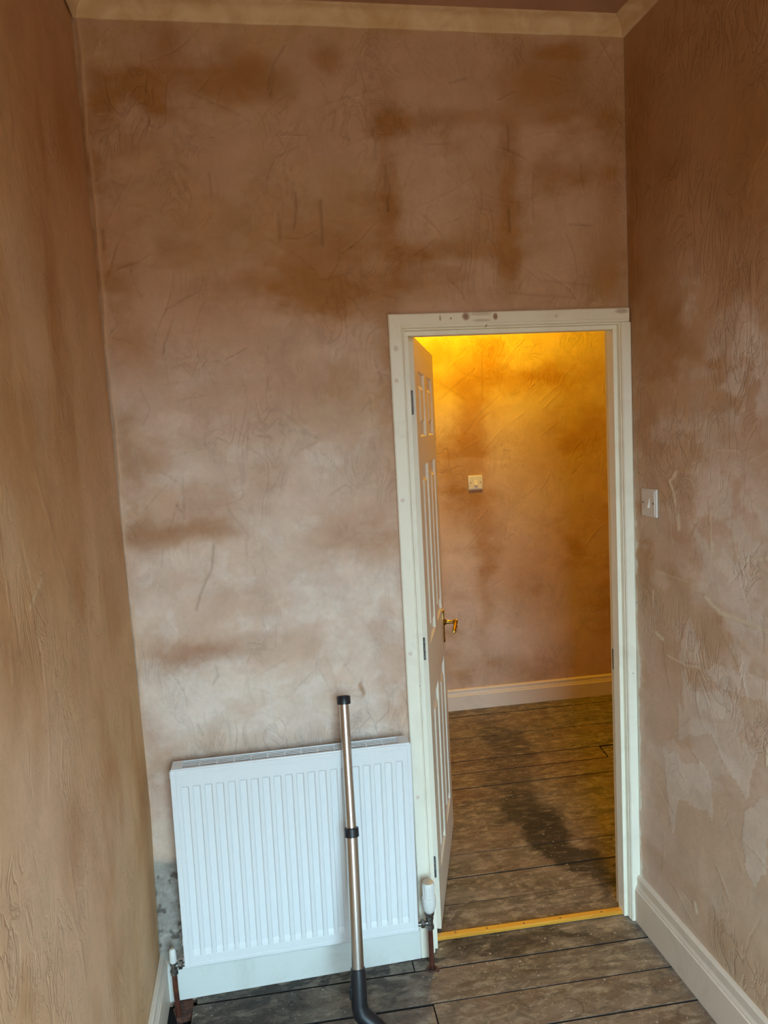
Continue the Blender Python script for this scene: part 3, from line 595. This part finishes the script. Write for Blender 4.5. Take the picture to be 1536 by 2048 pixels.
# ------------------------------------------------------------------ floor: planks over a dark void
floor = tag(empty('floor'), 'worn grey-brown floorboards with dark joints, running into the hall', 'floor', kind='structure')
b_ = MB(); b_.box(-.75, 3.35, -3.4, 2.2, -.06, -.04)
b_.build('subfloor', M_DARK, floor)
TILT = math.atan(-0.035)
rsd = np.random.RandomState(3)
FAINT = (.53, .68, .80, .93, 1.52, 1.63)
def plank(y0, y1, xa, xb, cuts=(0, 0), drop=0.0):
    """one board between the joint lines y0 and y1 (taken at x = 1)"""
    g = 0.0016; ga, gb = rsd.uniform(-.0006, .0012, 2)
    if y0 in FAINT: ga = -.0014
    if y1 in FAINT: gb = -.0014
    ya, yb = y0 + g + float(ga) , y1 - g - float(gb); b = .0018 if y0 not in FAINT and y1 not in FAINT else .0007
    xs_ = [xa + g, xb - g]
    sec = [(ya, -.022), (ya, -b), (ya + b, 0), (yb - b, 0), (yb, -b), (yb, -.022)]
    secs = []
    for i, x in enumerate(xs_):
        secs.append([(x - 1 + cuts[i] * (q[0] - ya) / (yb - ya), q[0] - ya, q[1]) for q in sec])
    m_ = MB(); m_.loft(secs)
    o = m_.build('plank', M_FLOOR, floor, loc=(1, ya, -drop)); o.rotation_euler = (0, 0, TILT)
    return o
room_j = [-3.34, -3.2, -3.05, -2.91, -2.77, -2.62, -2.48, -2.33, -2.19, -2.05, -1.9, -1.76, -1.62, -1.475, -1.34, -1.19, -1.05, -.92, -.785, -.645, -.500, -.363, -.222, -.079, .060]
for a, b in zip(room_j[:-1], room_j[1:]):
    dr = float(rsd.uniform(0, .0025))
    if abs(a + .222) < 1e-6:
        plank(a, b, .085, W + .02, (0, 0), 0.001)
    elif abs(a + .079) < 1e-6:
        plank(a, b, .10, .78, (0, 0), .001); plank(a, b, .78, W + .05, (0, 0), .002)
    elif abs(a + .363) < 1e-6:
        plank(a, b, -.03, .80, (0, 0), .004); plank(a, b, .80, W + .03, (0, 0), .0)
    else: plank(a, b, -.03, W + .03, (0, 0), dr)
b_ = MB(); b_.loft([[(x, y, z) for x, y in ((.045, -.085), (.088, -.080), (.092, -.045), (.086, -.012), (.05, -.01), (.030, -.045))] for z in (-.024, -.005)]); b_.build('broken_board_end', M_RUST, floor)
for k in range(9):
    b_ = MB(); q = rsd.uniform(.004, .010); b_.box(-q, q, -q * .7, q * .7, 0, q, b=.001)
    o = b_.build('rubble_chip', M_CRUMB if k % 3 else M_RUST, floor, loc=(float(rsd.uniform(.03, .085)), float(rsd.uniform(-.2, -.09)), -.040)); o.rotation_euler = (rsd.uniform(-.4, .4), rsd.uniform(-.4, .4), rsd.uniform(0, 3))
hall_j = [.060, .225, .38, .53, .68, .80, .93, 1.065, 1.215, 1.352, 1.52, 1.63, 1.73, 1.937, 2.12]
for a, b in zip(hall_j[:-1], hall_j[1:]):
    dr = float(rsd.uniform(0, .003))
    if a == 1.215:
        plank(a, b, -.7, 2.060, (0, .012), .001); plank(a, b, 2.066, 3.3, (.012, 0), .005)
    elif a == 1.52: plank(a, b, -.7, 1.90, (0, 0), dr); plank(a, b, 1.90, 3.3, (0, 0), .003)
    elif a == .80: plank(a, b, -.7, 2.9, (0, 0), dr)
    else: plank(a, b, -.7, 3.3, (0, 0), dr)

# ------------------------------------------------------------------ skirtings
def skirting(name, pts_fn, h, depth, mat, label, cap=.030):
    """pts_fn(d, z, end) gives the point at distance d off the wall, height z, at end 0 or 1"""
    prof = [(0, 0), (depth, 0), (depth, h - cap), (depth - .004, h - cap + .003), (depth - .004, h - cap + .008), (depth * .72, h - cap + .012), (depth * .62, h - cap + .018),
            (depth * .62, h - .007), (depth * .40, h - .001), (.003, h), (0, h)]
    m_ = MB(); m_.loft([[pts_fn(d, z, e) for d, z in prof] for e in (0, 1)])
    return tag(m_.build(name, mat), label, 'skirting board', kind='structure')
skirting('baseboard_right', lambda d, z, e: (W - d, (-.0, ROOM_Y)[e], z), .166, .022, M_SKIRT, 'cream moulded skirting board along the foot of the right wall', .050)
skirting('baseboard_left', lambda d, z, e: (d, (-.0, ROOM_Y)[e], z), .150, .020, M_SKIRT, 'cream skirting board at the foot of the left wall', .040)
skirting('baseboard_end', lambda d, z, e: ((.02, .813)[e], -d, z), .118, .018, M_SKIRTW, 'chipped white skirting board under the radiator', .022)
skirting('baseboard_hall', lambda d, z, e: ((-.6, 3.3)[e], hy((-.6, 3.3)[e]) - d, z), .128, .020, M_SKIRT, 'cream skirting board at the foot of the hall wall', .040)

# ------------------------------------------------------------------ cornice
cor = tag(empty('trim_2', (0, 0, COR)), 'cream cove cornice between wall and ceiling', 'cornice', kind='structure')
def cove(n=8, r=.046):
    return [(0, 0), (.006, 0), (.010, .004)] + [(.010 + (r - .014) * (1 - math.cos(math.pi / 2 * k / n)) , .004 + (r - .010) * math.sin(math.pi / 2 * k / n)) for k in range(1, n + 1)] + [(r, r - .004), (r, r + .004), (0, r + .004)]
for nm, fn in (('cornice_length', lambda d, z, e: ((d, W - d)[e], -d, z)), ('cornice_length', lambda d, z, e: (W - d, (-d, ROOM_Y)[e], z)), ('cornice_length', lambda d, z, e: (d, (-d, ROOM_Y)[e], z))):
    secs = []
    A_ = [fn(d, z, 0) for d, z in cove()]; B_ = [fn(d, z, 1) for d, z in cove()]
    ns = 24; rr = np.random.RandomState(11)
    for k in range(ns + 1):
        f_ = k / ns; jit = 0 if k in (0, ns) else rr.uniform(-.0012, .0012)
        secs.append([(a[0] + (b[0] - a[0]) * f_, a[1] + (b[1] - a[1]) * f_, a[2] + (b[2] - a[2]) * f_ + jit) for a, b in zip(A_, B_)])
    m_ = MB(); m_.loft(secs); m_.build(nm, M_CORNICE, cor, 40)

# ------------------------------------------------------------------ door frame
fr = tag(empty('trim_1', (1.2, 0, 0)), 'cream painted door lining and architrave with knots showing through', 'door frame', kind='structure')
def local(o, par):
    for v in o.data.vertices: v.co -= par.location
# architrave profile: (across from outer edge, proud of the wall)
AW = .044
aprof = [(0, 0), (0, .015), (.003, .018), (.034, .018), (.0345, .0155), (.0365, .0155), (.037, .018), (.041, .017), (AW, .012), (AW, 0)]
def arch_piece(fn):
    m_ = MB(); m_.loft([[fn(u, d, e) for u, d in aprof] for e in (0, 1)])
    o = m_.build('architrave', M_TRIM, fr, None); local(o, fr); return o
AX, AZ = .814, 2.056
AZL = AZ + .0; sl = -.006 / .75                        # the head runs a little off level
arch_piece(lambda u, d, e: (AX + u, -d, (0.0, AZ - u)[e]))
arch_piece(lambda u, d, e: ((AX + u, 1.582)[e], -d, (AZ - u)))
m_ = MB(); m_.loft([[(x, -d, z) for x, d in ((1.5560, 0), (1.5560, .012), (1.559, .0165), (1.584, .018), (W - .001, .016), (W - .001, 0))] for z in (0, AZ - AW - .001)])
o = m_.build('architrave', M_TRIM, fr); local(o, fr); tag(o, 'narrow right-hand architrave trimmed to fit the corner')
# lining boards
def fbox(name, mat, *a, b=.0015):
    m_ = MB(); m_.box(*a, b=b); o = m_.build(name, mat, fr); local(o, fr); return o
fbox('jamb', M_TRIM, .843, .864, -.004, .098, 0, 2.030)
fbox('jamb', M_TRIM, 1.5545, W - .001, -.004, .098, 0, 2.030)
fbox('head_jamb', M_TRIM, .864, 1.5545, -.004, .098, 2.008, 2.030)
fbox('door_stop', M_TRIM, .864, .878, .014, .052, 0, 1.994)
fbox('door_stop', M_TRIM, 1.5415, 1.5545, .014, .056, 0, 1.994)
fbox('door_stop', M_TRIM, .864, 1.5545, .014, .052, 1.994, 2.008)
tag(fbox('strike_plate', M_HINGE, 1.5522, 1.5552, .060, .086, .86, .93, b=.0008), 'dark metal strike plate')
for z in (.55, 1.02, 1.50, 1.86):
    m_ = MB(); m_.lathe((.829, -.0172, z), (0, -1, 0), [(0, .0065), (.0012, .0065), (.0016, .004)], 16); o = m_.build('filled_nail_hole', M_SKIRT, fr); local(o, fr)

# threshold strip
th = tag(empty('trim_3', (1.22, .052, 0), (0, 0, TILT)), 'varnished orange pine threshold strip across the doorway', 'threshold', kind='structure')
m_ = MB(); m_.loft([[(x, y, z) for y, z in ((-.014, 0), (-.014, .007), (-.010, .011), (.008, .012), (.014, .008), (.014, 0))] for x in (-.336, .330)])
m_.build('strip', M_THRESH, th)
for x in (-.27, -.16, -.03, .10, .25):
    m_ = MB(); m_.lathe((x, -.002 + .002 * math.sin(x * 40), .0112), (0, 0, 1), [(0, .003), (.0012, .003), (.0015, .002)], 10); m_.build('screw', M_SCREW, th)

# ------------------------------------------------------------------ door
HX, HYY = .9094, .0900                                 # room-face corner of the hinge edge
DANG = math.radians(71.4)
door = tag(empty('door_1', (HX, HYY, .012), (0, 0, DANG)), 'cream six-panel door standing open into the hall', 'door', kind='structure')
# local: x along the leaf from the hinge edge, -y = room face, z up
DW, DH, DT = .686, 1.991, .035
cols = [(.098, .300), (.386, .588)]; rows = [(.165, .775), (.975, 1.580), (1.675, 1.890)]
rows = [(a - .0, b) for a, b in rows]
m_ = MB()
xsn = [0]; zsn = [0]
for a, b in cols: xsn += [a, b]
for a, b in rows: zsn += [a, b]
xsn.append(DW); zsn.append(DH)
for side, yy in ((0, 0.0), (1, DT)):
    for i in range(len(xsn) - 1):
        for k in range(len(zsn) - 1):
            if i % 2 == 1 and k % 2 == 1: continue
            q = [(xsn[i], yy, zsn[k]), (xsn[i+1], yy, zsn[k]), (xsn[i+1], yy, zsn[k+1]), (xsn[i], yy, zsn[k+1])]
            m_.add(q, [(0, 1, 2, 3) if side == 0 else (3, 2, 1, 0)])
m_.add([(0,0,0),(0,DT,0),(0,DT,DH),(0,0,DH)], [(0,1,2,3)]); m_.add([(DW,0,0),(DW,DT,0),(DW,DT,DH),(DW,0,DH)], [(0,1,2,3)])
m_.add([(0,0,0),(DW,0,0),(DW,DT,0),(0,DT,0)], [(0,1,2,3)]); m_.add([(0,0,DH),(DW,0,DH),(DW,DT,DH),(0,DT,DH)], [(0,1,2,3)])
m_.build('leaf', M_DOOR, door)
for a, b in cols:
    for c, d in rows:
        m_ = MB()
        for side in (0, 1):
            s_ = 1 if side == 0 else -1; y0 = 0 if side == 0 else DT
            steps = [(0, 0), (.006, .0080), (.010, .0095), (.043, .0095), (.057, .0003), (.062, .0003)]
            secs = [[(a + q, y0 + s_ * dd, c + q), (b - q, y0 + s_ * dd, c + q), (b - q, y0 + s_ * dd, d - q), (a + q, y0 + s_ * dd, d - q)] for q, dd in steps]
            n0 = len(m_.v)
            m_.loft(secs, True, False); k = len(m_.v)
            m_.f.append((k-4, k-3, k-2, k-1))
        m_.build('panel', M_DOOR, door)
# hinges on the edge that faces the room
for zc in (1.785, .985, .225):
    m_ = MB(); m_.box(-.0025, .0, .008, .0335, zc - .038, zc + .038, b=.0006)
    m_.lathe((-.0045, .0370, zc - .040), (0, 0, 1), [(0, .003), (.003, .0048), (.077, .0048), (.080, .003)], 12)
    hg = m_.build('hinge', M_HINGE, door)
    for dz in (-.027, 0, .027):
        s2 = MB(); s2.lathe((-.0024, .018 + .004 * (dz != 0), zc + dz), (-1, 0, 0), [(0, .0035), (.0012, .0035), (.0018, .002)], 10); s2.build('screw', M_SCREW, hg)
# lever handle on the room face
hz = .895; hx_ = .628
m_ = MB()
pl = []
for z, w_ in ((-.072, .004), (-.064, .012), (-.052, .0145), (-.040, .019), (-.02, .020), (.0, .021), (.02, .020), (.032, .019), (.044, .0145), (.056, .012), (.064, .004)):
    pl.append([(hx_ - w_, 0, hz + z), (hx_ - w_, -.003, hz + z), (hx_ - w_ * .6, -.0055, hz + z), (hx_ + w_ * .6, -.0055, hz + z), (hx_ + w_, -.003, hz + z), (hx_ + w_, 0, hz + z)])
m_.loft(pl); m_.build('back_plate', M_BRASS, door, 50)
m_ = MB(); m_.lathe((hx_, -.004, hz + .012), (0, -1, 0), [(0, .014), (.004, .013), (.008, .009), (.014, .0075), (.034, .0075), (.040, .009), (.046, .0125), (.052, .012), (.056, .006)], 20)
m_.ring_tube([(hx_, -.050, hz + .012), (hx_ - .02, -.052, hz + .013), (hx_ - .045, -.052, hz + .008), (hx_ - .07, -.051, hz + .002), (hx_ - .088, -.050, hz - .004), (hx_ - .098, -.050, hz - .002)], [.008, .0075, .0065, .007, .0085, .005], 14)
m_.lathe((hx_ - .004, -.050, hz + .006), (0, 0, -1), [(0, .006), (.006, .0045), (.010, .0085), (.015, .010), (.018, .006)], 14)
m_.build('lever', M_BRASS, door, 50)
m_ = MB(); m_.lathe((hx_, -.0045, hz - .034), (0, -1, 0), [(0, .0035), (.001, .0035), (.0012, .002)], 10); m_.build('keyhole', M_DARK, door)
m_ = MB(); m_.box(DW, DW + .0015, .006, .029, hz - .07, hz + .09); m_.build('latch_plate', M_BRASS, door)

# ------------------------------------------------------------------ radiator
RX0, RX1, RZ0, RZ1 = .0845, .7925, .163, .772; RYF, RYB = -.108, -.046
rad = tag(empty('radiator', ((RX0 + RX1) / 2, -.077, RZ0), (0, math.radians(.55), 0)), 'white ribbed panel radiator with a slotted top grille on the end wall', 'radiator')
RW = RX1 - RX0; RH = RZ1 - RZ0; hwid = RW / 2; yf = RYF + .077; yb = RYB + .077
nch = 20; mg = .0385; pitch = (RW - 2 * mg) / (nch - 1)
bx = [-hwid, -hwid + .002, -hwid + .011, -hwid + .0125, -hwid + .0145, -hwid + .016]
xl = list(bx)
for k in range(nch):
    c_ = -hwid + mg + k * pitch
    xl += [c_ - .0125, c_ - .0115, c_ - .0085, c_ - .0075, c_ + .0075, c_ + .0085, c_ + .0115, c_ + .0125]
xl += [-q for q in reversed(bx)]
zl = [0, .002, .011, .0125, .0145, .016, .034, .036, .050, .052, RH * .5, RH - .058, RH - .055, RH - .050, RH - .048, RH - .016, RH - .0145, RH - .0125, RH - .011, RH - .002, RH]
def chan(x):
    best = 0
    for k in range(nch):
        d = abs(x - (-hwid + mg + k * pitch))
        if d < .0126: best = float(np.interp(d, [0, .0075, .0085, .0115, .0125], [1, 1, .93, .07, 0]))
    return best
def zf(z): return float(np.interp(z, [.034, .036, .050, .052, RH - .058, RH - .055, RH - .050, RH - .048], [0, .08, .92, 1, 1, .93, .07, 0]))
def groove(q, L):
    d = min(q, L - q); return float(np.interp(d, [0, .002, .011, .0125, .0145, .016], [.0015, 0, 0, .0016, .0016, 0]))
m_ = MB(); V = []
for x in xl:
    cx_ = chan(x)
    for z in zl: V.append((x, yf + max(groove(x + hwid, RW), groove(z, RH)) + .0065 * cx_ * zf(z), z))
nz = len(zl); F = [(i*nz+k, (i+1)*nz+k, (i+1)*nz+k+1, i*nz+k+1) for i in range(len(xl)-1) for k in range(nz-1)]
m_.add(V, F)
n0 = len(xl)
# short return round the edge and a back plate
m_.add([(-hwid, yf + .0015, 0), (hwid, yf + .0015, 0), (hwid, yf + .016, 0), (-hwid, yf + .016, 0)], [(0, 1, 2, 3)])
m_.add([(-hwid, yf + .0015, RH), (hwid, yf + .0015, RH), (hwid, yf + .006, RH), (-hwid, yf + .006, RH)], [(3, 2, 1, 0)])
m_.add([(-hwid, yf + .0015, 0), (-hwid, yf + .016, 0), (-hwid, yf + .010, RH), (-hwid, yf + .0015, RH)], [(0, 1, 2, 3)])
m_.add([(hwid, yf + .0015, 0), (hwid, yf + .016, 0), (hwid, yf + .010, RH), (hwid, yf + .0015, RH)], [(3, 2, 1, 0)])
m_.add([(-hwid, yf + .016, 0), (hwid, yf + .016, 0), (hwid, yf + .010, RH), (-hwid, yf + .010, RH)], [(3, 2, 1, 0)])
m_.build('front_panel', M_RAD, rad, 10)
for s_ in (-1, 1):
    m_ = MB(); x_ = s_ * (hwid - .006)
    m_.box(x_ - .0012, x_ + .0012, yf + .010, yb, .012, RH - .002, b=.0008); m_.build('side_panel', M_RAD, rad)
m_ = MB(); m_.box(-hwid + .012, hwid - .012, yb - .010, yb - .001, .02, RH - .02, b=.002)
for k in range(22): 
    x_ = -hwid + .03 + k * (RW - .06) / 21; m_.box(x_ - .0006, x_ + .0006, yf + .018, yb - .011, .03, RH - .03)
m_.build('convector', M_RAD, rad)
# top grille: outer frame, long slats, thirteen cross ribs
gr = empty('top_grille', (0, 0, RH - .003)); gr.parent = rad
m_ = MB(); z1 = .006
m_.box(-hwid + .003, hwid - .003, yf + .003, yf + .013, 0, z1, b=.0012); m_.box(-hwid + .003, hwid - .003, yb - .006, yb, 0, z1, b=.0012)
m_.box(-hwid + .003, -hwid + .034, yf + .013, yb - .006, 0, z1, b=.0012); m_.box(hwid - .034, hwid - .003, yf + .013, yb - .006, 0, z1, b=.0012)
m_.build('grille_frame', M_RAD, gr)
sy0, sy1 = yf + .013, yb - .006; ns = 4
for k in range(1, ns):
    yy = sy0 + (sy1 - sy0) * k / ns
    m_ = MB(); m_.box(-hwid + .034, hwid - .034, yy - .0017, yy + .0017, z1 - .0022, z1 - .0004, b=.0004); m_.build('grille_slat', M_RAD, gr)
m_ = MB()
for k in range(1, 13):
    x_ = -hwid + .034 + (RW - .068) * k / 13; m_.box(x_ - .0016, x_ + .0016, sy0, sy1, z1 - .0030, z1 - .0012)
o = m_.build('grille_ribs', M_RAD, gr); o['kind'] = 'stuff'
for s_, z in ((-1, RH - .030), (-1, .06), (1, RH - .03)):
    m_ = MB(); m_.box(s_ * hwid - .004, s_ * hwid + .004, yf + .018, yf + .030, z, z + .020, b=.001); m_.build('bracket_lug', M_RAD, rad)
for x_ in (-hwid + .12, hwid - .12):
    m_ = MB(); m_.box(x_ - .015, x_ + .015, yb - .002, .0765, .06, RH - .06); m_.build('wall_bracket', M_NICKEL, rad)

# ------------------------------------------------------------------ valves and pipes
def pipe(x, y, ztop, label, lean=0.0):
    m_ = MB(); m_.ring_tube([(x + lean, y, -.098), (x + lean * .5, y, .0), (x, y, ztop * .6), (x, y, ztop)], [.0078] * 4, 20)
    return tag(m_.build('copper_pipe', M_COPPER, None, 40), label, 'pipe', 'radiator pipes rising from the floor')
VX, VY = .8365, -.073
pipe(VX, VY, .146, 'brown-stained copper pipe beside the door frame, under the thermostatic valve', .001)
trv = tag(empty('thermostatic_valve', (VX, VY, .14)), 'white thermostatic radiator valve beside the foot of the door frame', 'valve'); trv.scale = (1, 1, .95)
m_ = MB(); m_.lathe((0, 0, -.004), (0, 0, 1), [(0, .0095), (.002, .0128), (.016, .0128), (.018, .0105), (.034, .0105), (.036, .0125), (.050, .0125)], 6); m_.build('valve_body', M_NICKEL, trv, 30)
m_ = MB(); m_.ring_tube([(0, 0, .020), (-.022, 0, .020), (-.046, 0, .020)], [.0075] * 3, 16); m_.lathe((-.016, 0, .020), (-1, 0, 0), [(0, .012), (.0015, .0135), (.012, .0135), (.0135, .012)], 6)
m_.build('tail_nut', M_NICKEL, trv, 30)
m_ = MB(); m_.lathe((0, 0, .045), (0, 0, 1), [(0, .012), (.004, .015), (.013, .016), (.015, .0135)], 24); m_.build('locking_ring', M_NICKEL, trv, 40)
m_ = MB(); m_.lathe((0, 0, .058), (0, 0, 1), [(0, .0125), (.006, .0165), (.016, .0200), (.030, .0222), (.052, .0228), (.056, .0222), (.057, .0205)], 32); m_.build('lower_cup', M_VALVEW, trv, 40)
m_ = MB()
secs = []
for z, r in ((.110, .0200), (.150, .0205), (.158, .0200), (.163, .0175)):
    secs.append([(math.cos(2*math.pi*k/64) * (r - (.0016 if (k % 8) >= 5 and z < .156 else 0)), math.sin(2*math.pi*k/64) * (r - (.0016 if (k % 8) >= 5 and z < .156 else 0)), z) for k in range(64)])
m_.loft(secs); m_.build('turning_head', M_VALVEW, trv, 35)
m_ = MB(); m_.lathe((0, 0, .1632), (0, 0, 1), [(0, .0178), (.0015, .0165), (.002, .010)], 28); m_.build('top_cap', M_CAPB, trv, 40)
m_ = MB(); m_.box(-.0022, .0022, -.0245, -.0200, .092, .116, b=.0006); m_.build('setting_pointer', M_VALVEW, trv)

def grime(x, y, pts, parent, mat=M_RUST, h=.0022):
    m_ = MB(); m_.loft([[(x + a, y + b, .0002) for a, b in pts], [(x + a * .9, y + b * .9, h) for a, b in pts]]); return m_.build('pipe_hole_rust', mat, parent)
tp = bpy.data.objects['copper_pipe']
grime(VX, VY, [(-.022, -.006), (-.010, -.016), (.004, -.014), (.018, -.020), (.024, -.006), (.016, .010), (.004, .020), (-.012, .014)], tp)
grime(VX, VY, [(-.012, -.008), (.006, -.012), (.016, -.004), (.010, .012), (-.006, .012)], tp, M_DARK, .0028)  # flat dark patch that paints in the dark hole round the pipe
LX, LY = .0480, -.072
pipe(LX, LY, .136, 'brown-stained copper pipe by the left corner, under the small lockshield valve', .004)
lsv = tag(empty('lockshield_valve', (LX, LY, .13)), 'small capped lockshield valve at the left end of the radiator', 'valve')
m_ = MB(); m_.lathe((0, 0, -.002), (0, 0, 1), [(0, .0095), (.002, .0125), (.014, .0125), (.016, .0100), (.030, .0100), (.032, .0118), (.040, .0118)], 6); m_.build('valve_body', M_NICKEL, lsv, 30)
m_ = MB(); m_.ring_tube([(0, 0, .026), (.020, 0, .026), (.040, 0, .026)], [.0072] * 3, 16); m_.lathe((.014, 0, .026), (1, 0, 0), [(0, .011), (.0015, .0128), (.011, .0128), (.0125, .011)], 6)
m_.build('tail_nut', M_NICKEL, lsv, 30)
m_ = MB(); m_.lathe((0, 0, .038), (0, 0, 1), [(0, .0098), (.003, .0108), (.034, .0100), (.040, .0088), (.043, .006)], 20); m_.build('valve_cap', M_VALVEW, lsv, 40)
m_ = MB(); m_.lathe((0, 0, .0812), (0, 0, 1), [(0, .0055), (.001, .005)], 14); m_.build('cap_top', M_CAPB, lsv)

# ------------------------------------------------------------------ light switches
def switch(name, loc, rotz, label, s=.086, mat=M_SWITCH):
    t = tag(empty(name, loc, (0, 0, rotz)), label, 'light switch')
    h_ = s / 2                                        # local: plate in the x-z plane, front towards -y
    m_ = MB(); m_.box(-h_, h_, -.0075, .0, -h_, h_, b=.0028); m_.build('plate', mat, t, 40)
    m_ = MB(); m_.box(-h_ + .006, h_ - .006, -.0095, -.0072, -h_ + .006, h_ - .006, b=.001); m_.build('raised_face', mat, t)
    m_ = MB(); rw, rh = .0085, .0150
    m_.loft([[(x, y, z) for y, z in ((-.0090, -rh), (-.0165, -rh + .001), (-.0125, 0), (-.0105, rh - .001), (-.0090, rh))] for x in (-rw, rw)]); m_.build('rocker', mat, t)
    for sx in (-1, 1):
        m_ = MB(); m_.lathe((sx * .0302, -.0094, 0), (0, -1, 0), [(0, .0035), (.0006, .0035), (.0008, .0022)], 12); m_.build('screw', M_SCREW, t)
    return t
switch('light_switch', (W - .001, -.1215, 1.4495), math.radians(-90), 'white single light switch on the right wall beside the doorway')
switch('light_switch', (1.671, hy(1.671) - .001, 1.377), math.atan(SK), 'cream single light switch on the hall wall, seen through the doorway')

# ------------------------------------------------------------------ vacuum wand leaning on the radiator
def wy(z): return -.1255 - .28 * (.78 - z)
wand = tag(empty('vacuum_wand', (.590, wy(0), 0)), 'chrome telescopic vacuum cleaner wand with black fittings leaning on the radiator', 'vacuum wand')
def wp(x, z, dy=0): return Vector((x - .590, wy(z) + dy - wy(0), z))
A_ = wp(.6055, .9190); B_ = wp(.5950, .5605); D_ = wp(.5790, .2060)
m_ = MB(); m_.ring_tube([A_, B_ + (B_ - A_) * -.02], [.0150, .0150], 32); m_.build('upper_tube', M_CHROME, wand, 40)
m_ = MB(); m_.ring_tube([B_, D_ + (D_ - B_) * .04], [.0178, .0178], 32); m_.build('lower_tube', M_CHROME, wand, 40)
ax = (A_ - B_).normalized()
m_ = MB(); m_.lathe(A_ - ax * .010, ax, [(0, .0185), (.001, .0205), (.022, .0205), (.024, .0190), (.0245, .0165), (.014, .0155)], 32); m_.build('end_collar', M_BLACK, wand, 40)
m_ = MB(); m_.lathe(B_ - ax * .013, ax, [(0, .0195), (.001, .0212), (.024, .0212), (.026, .019)], 32); m_.build('joint_collar', M_BLACK, wand, 40)
ax2 = (B_ - D_).normalized()
m_ = MB(); E_ = D_ - ax2 * .100
m_.lathe(E_, ax2, [(0, .0225), (.06, .0225), (.085, .0215), (.104, .0205), (.105, .0185)], 32)
m_.build('socket', M_BLACK, wand, 40)
m_ = MB(); bq = D_ - ax2 * .052 + Vector((-.0235, -.004, 0)); m_.box(bq.x - .004, bq.x + .006, bq.y - .008, bq.y + .008, bq.z - .020, bq.z + .014, b=.002); m_.build('release_button', M_BLACK, wand)
m_ = MB(); e0 = E_ + ax2 * .008
m_.ring_tube([e0, e0 + Vector((.003, -.005, -.020)), e0 + Vector((.014, -.010, -.034)), e0 + Vector((.030, -.016, -.046)), e0 + Vector((.052, -.026, -.066)), e0 + Vector((.060, -.032, -.086))], [.0230, .0245, .0250, .0240, .0230, .0230], 24)
m_.build('elbow', M_BLACK, wand, 50)
# floor head, mostly below the frame
m_ = MB()
fx_, fy_ = e0.x + .060, e0.y - .040
secs = []
for q, (hw_, top) in ((-.055, (.100, .012)), (-.045, (.118, .022)), (-.01, (.125, .028)), (.025, (.120, .026)), (.036, (.110, .014))):
    secs.append([(fx_ - hw_, fy_ + q, .003), (fx_ - hw_, fy_ + q, top * .7), (fx_ - hw_ * .9, fy_ + q, top), (fx_ + hw_ * .9, fy_ + q, top), (fx_ + hw_, fy_ + q, top * .7), (fx_ + hw_, fy_ + q, .003)])
m_.loft(secs); m_.build('floor_head', M_BLACK, wand, 40)
